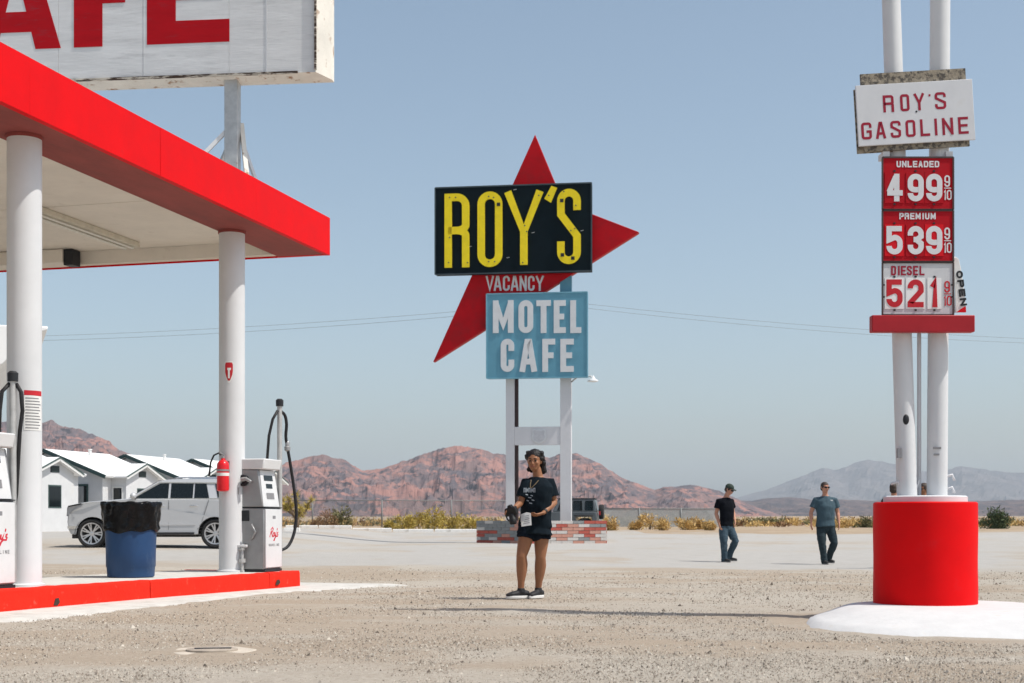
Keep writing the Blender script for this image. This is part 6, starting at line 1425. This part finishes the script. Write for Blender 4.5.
def make_person(label, loc, J, yaw, head_yaw, head_pitch, sex, cl, toes, voxel=0.012, hands=None, group=None, glasses=None, cap=None, head_sc=1.0):
    o = empty('person', loc, 0, label, 'person', group)
    skin = cl['skin']; body = MB(); f_ = sex == 'f'
    dims = [(-0.03, 0.145, 0.105, 0.0), (0.03, 0.168, 0.118, -0.01), (0.16, 0.155, 0.112, 0.0), (0.38, 0.135, 0.105, 0.005), (0.62, 0.155, 0.118, 0.015), (0.80, 0.160, 0.105, 0.01), (0.92, 0.105, 0.078, 0.0), (1.0, 0.055, 0.055, 0.0)] if f_ else \
           [(-0.03, 0.14, 0.105, 0.0), (0.03, 0.165, 0.12, -0.01), (0.16, 0.165, 0.122, 0.0), (0.38, 0.160, 0.128, 0.015), (0.62, 0.175, 0.128, 0.015), (0.80, 0.185, 0.112, 0.005), (0.92, 0.118, 0.082, 0.0), (1.0, 0.062, 0.06, 0.0)]
    k = cl.get('build', 1.0); dims = [(f, a * k, b * (k if f < 0.7 else 1), s_) for f, a, b, s_ in dims]
    pel, neck, hd = J['pelvis'], J['neck'], J['head']
    torso(body, pel, neck, yaw, dims)
    Hm = frame(head_yaw, head_pitch)
    limb(body, [neck - Vector((0, 0, 0.04)), neck.lerp(hd, 0.45), hd + Hm @ Vector((0, 0.02, -0.05))], [0.058, 0.050 if f_ else 0.058, 0.052])
    head_shape(body, hd, Hm, head_sc)
    tr = 0.082 if f_ else 0.086
    for s in 'LR':
        h, kn, an = J['hip' + s], J['knee' + s], J['ankle' + s]
        dv = (an - kn); bk = frame(yaw) @ Vector((0, 1, 0))
        limb(body, [h + Vector((0, 0, 0.05)), h.lerp(kn, 0.3), h.lerp(kn, 0.7), kn, kn + dv * 0.25 + bk * 0.018, kn + dv * 0.5 + bk * 0.012, kn + dv * 0.8, an, an - Vector((0, 0, 0.05))], [tr * 1.08, tr * 1.04, tr * 0.86, 0.058, 0.065, 0.058, 0.040, 0.036, 0.034])
        sh, el, wr = J['sh' + s], J['elb' + s], J['wri' + s]; ar = 0.044 if f_ else 0.052
        limb(body, [sh.lerp(el, 0.08) - Vector((0, 0, 0.012)), sh.lerp(el, 0.35), sh.lerp(el, 0.8), el, el.lerp(wr, 0.3), el.lerp(wr, 0.7), wr], [ar * 0.95, ar * 0.98, ar * 0.88, ar * 0.82, ar * 0.86, ar * 0.65, ar * 0.52])
        hp = (hands or {}).get(s)
        if hp is None: hp = ((wr - el).normalized() + Vector((0, 0, -0.25)), Vector((1 if s == 'L' else -1, 0.2, 0)), 0.55, 1 if s == 'R' else -1)
        hand(body, wr, hp[0], hp[1], 0.95 if f_ else 1.08, hp[2], hp[3])
    bo = link('body', remesh(body, 'body', voxel, 2), skin, o, True)
    face_parts(o, hd, Hm, head_sc, SKIN_L, glasses)
    # hair
    hr = MB(); at = lambda x, y, z: hd + Hm @ (Vector((x, y, z)) * head_sc)
    if cl['hair'] == 'curly':
        rg = random.Random(31); hr.ell(at(0, 0.026, 0.052), 0.087 * head_sc, 0.102 * head_sc, 0.090 * head_sc, Hm, 20, 14)
        for i in range(150):
            a = rg.uniform(-0.4, math.pi + 0.4); z = rg.uniform(-0.13, 0.10); r_ = 0.078 + 0.018 * rg.random() + (0.012 if z < 0.02 else 0)
            if z > 0.05: r_ *= math.sqrt(max(0.08, 1 - ((z - 0.03) / 0.105) ** 2)) + 0.1
            p = at(r_ * math.cos(a), 0.015 + r_ * 1.1 * math.sin(a), z)
            if z < 0.02 and math.sin(a) < (0.5 if math.cos(a) < 0 else 0.3): continue
            hr.ell(p, 0.020 + 0.008 * rg.random(), 0.020, 0.024, None, 8, 6)
        for i in range(0):   # fringe swept off the face
            a = rg.uniform(math.pi * 1.02, math.pi * 1.98); z = rg.uniform(0.060, 0.100); r_ = math.sqrt(max(0.05, 1 - ((z - 0.03) / 0.092) ** 2)); p = at(0.074 * r_ * math.cos(a), 0.010 + 0.088 * r_ * math.sin(a), z); hr.ell(p, 0.014, 0.014, 0.012, None, 8, 6)
        for i in range(3):
            hr.tube([at(0.06, 0.07, 0.0), at(0.085, 0.075, -0.06), at(0.08 + 0.01 * i, 0.07, -0.12), at(0.065, 0.06, -0.15)], [0.03, 0.034, 0.028, 0.014], 8, round_ends=True)
        me = remesh(hr, 'hair', 0.007, 3); wrinkle(me, 0.007, 60, 3, 0.35)
        link('hair', me, HAIR_B, o, True)
    else:
        hr.ell(at(0, 0.018, 0.038), 0.081 * head_sc, 0.100 * head_sc, 0.086 * head_sc, Hm, 18, 12)
        hr.ell(at(0, 0.045, -0.02), 0.074 * head_sc, 0.070 * head_sc, 0.065 * head_sc, Hm, 14, 9)
        for s in (-1, 1): hr.ell(at(s * 0.073, -0.01, 0.005), 0.008, 0.02, 0.03, Hm, 8, 6)
        me = remesh(hr, 'hair', 0.009, 1)
        inv = Hm.transposed()
        for v in me.vertices:
            q = inv @ (v.co - hd)
            if q.y < -0.045 and q.z < 0.055: v.co += Hm @ Vector((0, 0.05, 0.0))
        wrinkle(me, 0.004, 60, 1); link('hair', me, cl.get('hair_mat', HAIR_D), o, True)
    if cap:
        cp = MB(); cp.ell(at(0, 0.012, 0.052), 0.090 * head_sc, 0.104 * head_sc, 0.080 * head_sc, Hm, 18, 12); me = remesh(cp, 'cap', 0.008, 1)
        inv = Hm.transposed()
        for v in me.vertices:
            q = inv @ (v.co - hd)
            if q.z < 0.035: v.co += Hm @ Vector((0, 0, 0.035 - q.z))
        c_ = link('cap', me, cap, o, True)
        br = MB(); br.tube([at(0, -0.07, 0.044), at(0, -0.12, 0.040), at(0, -0.155, 0.028)], [(0.075, 0.006), (0.066, 0.006), (0.04, 0.005)], 14, hint=Hm @ Vector((0, 0, 1)), round_ends=True); br.build('cap_brim', cap, c_, smooth=True)
    # shirt
    st = MB(); hem = cl['hem']
    sd = [(hem, 0.172 * k + cl.get('flare', 0.0), 0.128 * k + cl.get('flare', 0.0) * 0.7, 0.0)] + [(f, max(a, 0.150 * k) if f < 0.7 else a, max(b, 0.118 * k) if f < 0.7 else b, s_) for f, a, b, s_ in dims if f > max(hem + 0.08, -0.05) and f < 0.99] + [(0.985, 0.075, 0.068, 0.0)]
    torso(st, pel, neck, yaw, sd, 0.016, rnd=False)
    for s in 'LR':
        sh, el = J['sh' + s], J['elb' + s]; ar = 0.044 if f_ else 0.052; L_ = cl['sleeve']
        inn = sh.lerp(neck, 0.3) - Vector((0, 0, 0.03))
        st.tube([inn, sh, sh.lerp(el, L_ * 0.5), sh.lerp(el, L_)], [(ar + 0.018, ar + 0.020), (ar + 0.020, ar + 0.021), (ar + 0.026, ar + 0.026), (ar + 0.031, ar + 0.031)], 16, hint=(0, 1, 0))
    me = remesh(st, 'shirt', voxel, 3); wrinkle(me, 0.016 if f_ else 0.014, 9, 2.0, 0.7)
    shirt = link('shirt', me, cl['shirt_mat'], o, True)
    # trousers or shorts
    tm = MB(); torso(tm, pel, neck, yaw, [(-0.10, 0.15, 0.112, 0.0), (0.0, 0.172 * k, 0.124, -0.008), (0.18, 0.160 * k, 0.118 * k, 0.0)], 0.008, rnd=False)
    tm.ell(pel.lerp(neck, -0.12), 0.145, 0.115, 0.095)
    for s in 'LR':
        h, kn, an = J['hip' + s], J['knee' + s], J['ankle' + s]
        if cl['legs'] == 'shorts':
            e = h.lerp(kn, cl['short_len']); tm.tube([h + Vector((0, 0, 0.06)), h.lerp(e, 0.5), e], [tr + 0.020, tr + 0.022, tr + 0.024], 18)
        else:
            g = 0.018
            limb(tm, [h + Vector((0, 0, 0.05)), h.lerp(kn, 0.35), h.lerp(kn, 0.75), kn, kn.lerp(an, 0.35), kn.lerp(an, 0.7), an - Vector((0, 0, 0.035))], [tr + g, tr + g, tr * 0.9 + g, 0.064 + g, 0.062 + g, 0.054 + g, 0.054 + g])
    me = remesh(tm, 'trousers', voxel, 2); wrinkle(me, 0.012, 11, 5.0, 1.6)
    link('shorts' if cl['legs'] == 'shorts' else 'trousers', me, cl['leg_mat'], o, True)
    for s in 'LR': shoe(o, J['ankle' + s], toes[s], cl['shoe_mat'], cl['sole_mat'], 0.25 if f_ else 0.285)
    return o, shirt, Hm

# woman walking past with a camera
kx = 15.66 / FPX
def wj(px, py, y=0.0): return Vector(((px - 530) * kx, y, (598.3 - py) * kx))
WL = Vector((X(530, 15.66), 15.66, Zp(598.3, 15.66)))
J = dict(pelvis=wj(535, 527, 0.02), neck=wj(538.5, 476.5, 0.03), head=wj(534.5, 461.2, -0.01),
         hipL=wj(527.5, 531, 0.0), kneeL=wj(521.5, 556, -0.05), ankleL=wj(521, 588, 0.0), hipR=wj(542, 531, 0.04), kneeR=wj(540.5, 557.5, 0.03), ankleR=wj(538.5, 588.5, 0.10),
         shL=wj(526.5, 483, -0.02), elbL=wj(520.5, 503, -0.06), wriL=wj(513.5, 509, -0.22), shR=wj(549.5, 482, 0.06), elbR=wj(554.5, 502.5, 0.06), wriR=wj(543, 513, -0.14))
NAVY = M('navy_cotton', (0.006, 0.011, 0.016), 0.9, spec=0.1, var=0.15, scale=15)
NAVYS = M('navy_shorts', (0.005, 0.009, 0.016), 0.9, spec=0.1, var=0.15, scale=15)
SHOEB = M('shoe_black', (0.02, 0.02, 0.022), 0.6, var=0.1); SOLEW = M('sole_white', (0.68, 0.68, 0.66), 0.6, var=0.05)
yawW = R(-22)
wo_, shirtW, HmW = make_person('woman in navy shirt and shorts holding a black camera and white paper', WL, J, yawW, R(-14), R(2), 'f',
    dict(skin=SKIN_W, hair='curly', hem=-0.14, flare=0.012, sleeve=0.72, legs='shorts', short_len=0.30, shirt_mat=NAVY, leg_mat=NAVYS, shoe_mat=SHOEB, sole_mat=SOLEW, build=1.05),
    {'L': (-0.93, -0.36), 'R': (-0.55, -0.83)}, voxel=0.0075,
    hands={'L': (Vector((-0.75, -0.5, -0.15)), Vector((0.3, -0.5, -0.75)), 0.9, 1), 'R': (Vector((-0.8, -0.5, -0.28)), Vector((-0.2, 0.3, 0.9)), 0.75, 1)}, head_sc=0.97)
wo_['group'] = 'people at the filling station'
# print on the shirt, lying on the cloth
bv = BVHTree.FromPolygons([v.co.copy() for v in shirtW.data.vertices], [tuple(p.vertices) for p in shirtW.data.polygons])
def on_shirt(px, py):
    a = wj(px, py, -1.0); h = bv.ray_cast(a, Vector((0, 1, 0)))
    return h[0] if h[0] is not None else None
P_PRT = M('print_grey', (0.30, 0.34, 0.38), 0.8, var=0.15, scale=60)
def print_bar(pts, w_=0.5):
    L3 = []
    for px, py in pts:
        a, b = on_shirt(px, py - w_ / 2), on_shirt(px, py + w_ / 2)
        if a is None or b is None: return
        L3 += [a + Vector((0, -0.004, 0)), b + Vector((0, -0.004, 0))]
    mb = MB(); mb.add(L3, [(2 * i, 2 * i + 2, 2 * i + 3, 2 * i + 1) for i in range(len(pts) - 1)]); mb.build('shirt_print', P_PRT, shirtW, fixn=False)
for i, px in enumerate((523.6, 526.0, 528.4, 530.8, 533.2)):
    for dx, h_ in ((0.0, 4.6), (1.25, 4.6 - (i % 2) * 1.5)): 
        a = [(px + dx, 488.2 + 0.0), (px + dx + 0.55, 488.2)]
        print_bar([(px + dx, 490.3), (px + dx + 0.6, 490.3)], h_)
    print_bar([(px, 488.6 + (i % 2) * 1.6), (px + 1.7, 488.6 + (i % 2) * 1.6)], 0.7)
for px, py, w_ in ((525.5, 494.5, 2.4), (528, 497.5, 3.2), (530.5, 495.5, 2.2), (526.5, 500.5, 2.2), (531.5, 500.0, 2.6), (529, 503.0, 3.0)):
    print_bar([(px, py), (px + w_, py + 0.6)], 0.9)
# lanyard: straps from the collar to the chest
for pa in (((531.6, 476.5), (531.0, 480), (530.4, 484), (530.2, 488)), ((541.6, 476.5), (538.5, 480.5), (535, 484.5), (531, 488.5))):
    pts = [on_shirt(*p) for p in pa]; pts = [p + Vector((0, -0.006, 0)) for p in pts if p is not None]
    if len(pts) > 1: MB().tube(pts, [(0.0045, 0.002)] * len(pts), 6).build('lanyard', M('lanyard_tan', (0.20, 0.15, 0.09), 0.7), shirtW)
MB().lathe([(0.031, -0.012), (0.034, 0.0), (0.031, 0.012)], 20, cap=False).build('watch_strap', P_BLK, wo_, smooth=True, loc=J['wriR'].lerp(J['elbR'], 0.14), rot=(J['wriR'] - J['elbR']).to_track_quat('Z', 'Y').to_euler())
# camera in her hand
cp = WL + wj(511.5, 511.5, -0.30)
cmo = empty('photo_camera', cp, R(-20), "black photo camera held in the woman's right hand", 'camera')
cmo.rotation_euler = (R(15), R(-12), R(-25))
CB = M('camera_black', (0.012, 0.012, 0.013), 0.5, var=0.15)
q = MB(); q.box(-0.065, 0.065, -0.03, 0.03, -0.045, 0.045); q.build('camera_body', CB, cmo, bevel=0.01)
q = MB(); q.prism([(-0.028, 0.045), (0.028, 0.045), (0.018, 0.072), (-0.018, 0.072)], -0.028, 0.025); q.build('viewfinder', CB, cmo, bevel=0.004)
q = MB(); q.lathe([(0.036, 0.0), (0.037, 0.05), (0.040, 0.055), (0.040, 0.10), (0.033, 0.11), (0.028, 0.10)], 24, (0, -0.03, 0), axis='y'); q.v = [(v[0], -0.06 - (v[1] + 0.03) - 0.0 if False else v[1], v[2]) for v in q.v]
lo = q.build('lens', CB, cmo, smooth='auto', rot=(R(0), 0, 0)); lo.rotation_euler = (R(70), 0, 0)
MB().tube([(-0.065, 0, 0.03), (-0.085, 0.01, -0.02), (-0.08, 0.015, -0.08), (-0.05, 0.01, -0.12)], [(0.010, 0.003)] * 4, 8).build('strap', CB, cmo, smooth=True)
# folded white paper
pp0 = WL + wj(525.5, 519.5, -0.255)
pa = empty('folded_paper', pp0, R(-15), "folded white printed paper held before the woman's shorts", 'paper'); pa.rotation_euler = (R(-12), R(-10), R(-20))
PAP = M('paper_white', (0.74, 0.74, 0.72), 0.7, var=0.05)
q = MB(); q.prism([(-0.055, -0.07), (0.06, -0.075), (0.065, 0.06), (0.02, 0.078), (-0.05, 0.065)], -0.004, 0.0); q.build('sheet', PAP, pa)
q = MB(); q.add([(-0.058, -0.008, -0.02), (0.0, -0.03, -0.025), (0.0, -0.025, 0.06), (-0.05, -0.006, 0.065)], [(0, 1, 2, 3)]); q.build('sheet', PAP, pa, fixn=False)
for i in range(5): MB().box(-0.03 + 0.01 * (i % 2), 0.045, -0.0062, -0.005, 0.035 - i * 0.02, 0.040 - i * 0.02 + (0.004 if i == 2 else 0)).build('print_line', P_GREY, pa)

# man in black T-shirt
def mk_men(px0, py0, d):
    k = d / FPX
    return (lambda px, py, y=0.0: Vector(((px - px0) * k, y, (py0 - py) * k))), Vector((X(px0, d), d, Zp(py0, d)))
TEE = M('black_tee', (0.005, 0.006, 0.009), 0.9, spec=0.08, var=0.15, scale=15)
JEAN = M('blue_jeans', (0.035, 0.062, 0.085), 0.85, var=0.22, scale=9, col2=(0.075, 0.115, 0.145), thr=(0.5, 0.7), s2=6)
JEAND = M('dark_jeans', (0.018, 0.032, 0.040), 0.85, var=0.22, scale=9)
TEAL_T = M('slate_tee', (0.045, 0.080, 0.102), 0.85, var=0.12, scale=12)
SHD = M('shoe_dark', (0.025, 0.024, 0.025), 0.7, var=0.1); SOD = M('sole_grey', (0.12, 0.12, 0.12), 0.8, var=0.1)
SUNG = M('sunglass_black', (0.01, 0.01, 0.012), 0.15, var=0.02)
mj, ML = mk_men(726, 562, 32.0)
J = dict(pelvis=mj(726.5, 525.5), neck=mj(726, 497, 0.0), head=mj(729.2, 489.6, -0.03), hipL=mj(723.2, 528, -0.03), kneeL=mj(723, 542, -0.12), ankleL=mj(724, 557.6, -0.05), hipR=mj(729.5, 528, 0.06), kneeR=mj(735.3, 541, 0.0), ankleR=mj(730.5, 556.2, 0.25),
         shL=mj(718.6, 501, -0.05), elbL=mj(716.0, 513.5, -0.02), wriL=mj(718.3, 523.2, -0.10), shR=mj(731.8, 501, 0.12), elbR=mj(734.4, 512.5, 0.18), wriR=mj(735.0, 520, 0.05))
ob, sh_, _ = make_person('man in black T-shirt, blue jeans and cap looking down while walking', ML, J, R(35), R(55), R(22), 'm',
    dict(skin=SKIN_M, hair='short', hem=-0.02, sleeve=0.6, legs='long', shirt_mat=TEE, leg_mat=JEAN, shoe_mat=SHD, sole_mat=SOD, build=0.97), {'L': (0.5, -0.85), 'R': (0.8, -0.6, 0.02)}, voxel=0.013,
    group='people at the filling station', glasses=SUNG, cap=M('cap_dark', (0.03, 0.045, 0.035), 0.8))
mj2, ML2 = mk_men(825, 564, 30.6)
J = dict(pelvis=mj2(825.5, 525), neck=mj2(825, 495.5, 0.0), head=mj2(824.6, 487.6, -0.03), hipL=mj2(821, 528, 0.0), kneeL=mj2(821, 543.5, -0.10), ankleL=mj2(823.2, 560, -0.10), hipR=mj2(830, 528, 0.0), kneeR=mj2(833.8, 543, -0.04), ankleR=mj2(830.6, 558.4, 0.22),
         shL=mj2(815.8, 500, 0.0), elbL=mj2(811.2, 512.5, 0.02), wriL=mj2(810.6, 522.5, -0.06), shR=mj2(834.6, 500.2, 0.0), elbR=mj2(838.0, 512.5, 0.04), wriR=mj2(838.2, 522.8, -0.06))
ob2, shirt2, _ = make_person('man in slate-blue T-shirt, dark jeans and sunglasses walking towards the camera', ML2, J, R(8), R(22), R(2), 'm',
    dict(skin=SKIN_M, hair='short', hem=-0.05, flare=0.012, sleeve=0.62, legs='long', shirt_mat=TEAL_T, leg_mat=JEAND, shoe_mat=SHD, sole_mat=SOD, build=1.12), {'L': (0.15, -1.0), 'R': (0.4, -0.9, 0.02)}, voxel=0.013,
    group='people at the filling station', glasses=SUNG)
bv2 = BVHTree.FromPolygons([v.co.copy() for v in shirt2.data.vertices], [tuple(p.vertices) for p in shirt2.data.polygons])
h = bv2.ray_cast(mj2(830.3, 500.4, -1.0), Vector((0, 1, 0)))
if h[0] is not None: MB().box(h[0].x - 0.032, h[0].x + 0.032, h[0].y - 0.006, h[0].y + 0.004, h[0].z - 0.012, h[0].z + 0.012).build('shirt_logo', M_NOT, shirt2)
# two people standing behind the red drum
for px, d, lab, yw, mt, bt in ((894, 27.0, 'dark-shirted person half hidden behind the left pole of the price sign', 150, TEE, 0.0), (923.5, 27.4, 'person standing between the two poles of the price sign behind the drum', -65, JEAND, 0.01)):
    g, L0 = mk_men(px, 566, d); L0.z = gz(L0.x, L0.y)
    k = d / FPX; sc_ = 1.0
    def q(x_, z_, y_=0.0): return Vector((x_, y_, z_))
    J = dict(pelvis=q(0, 0.86), neck=q(0, 1.36), head=q(0, 1.50 + bt), hipL=q(-0.09, 0.80), kneeL=q(-0.10, 0.46), ankleL=q(-0.11, 0.09), hipR=q(0.09, 0.80), kneeR=q(0.10, 0.46), ankleR=q(0.11, 0.09),
             shL=q(-0.175, 1.28), elbL=q(-0.21, 1.02), wriL=q(-0.20, 0.79, -0.05), shR=q(0.175, 1.28), elbR=q(0.21, 1.02), wriR=q(0.20, 0.79, -0.05))
    make_person(lab, L0, J, R(0), R(yw), R(5), 'm', dict(skin=SKIN_M if px < 900 else SKIN_W, hair='short', hem=-0.05, sleeve=0.6, legs='long', shirt_mat=mt, leg_mat=JEAND, shoe_mat=SHD, sole_mat=SOD, build=0.95), {'L': (-0.1, -1), 'R': (0.1, -1)}, voxel=0.015,
                group='people at the filling station', glasses=None if yw > 0 else SUNG)
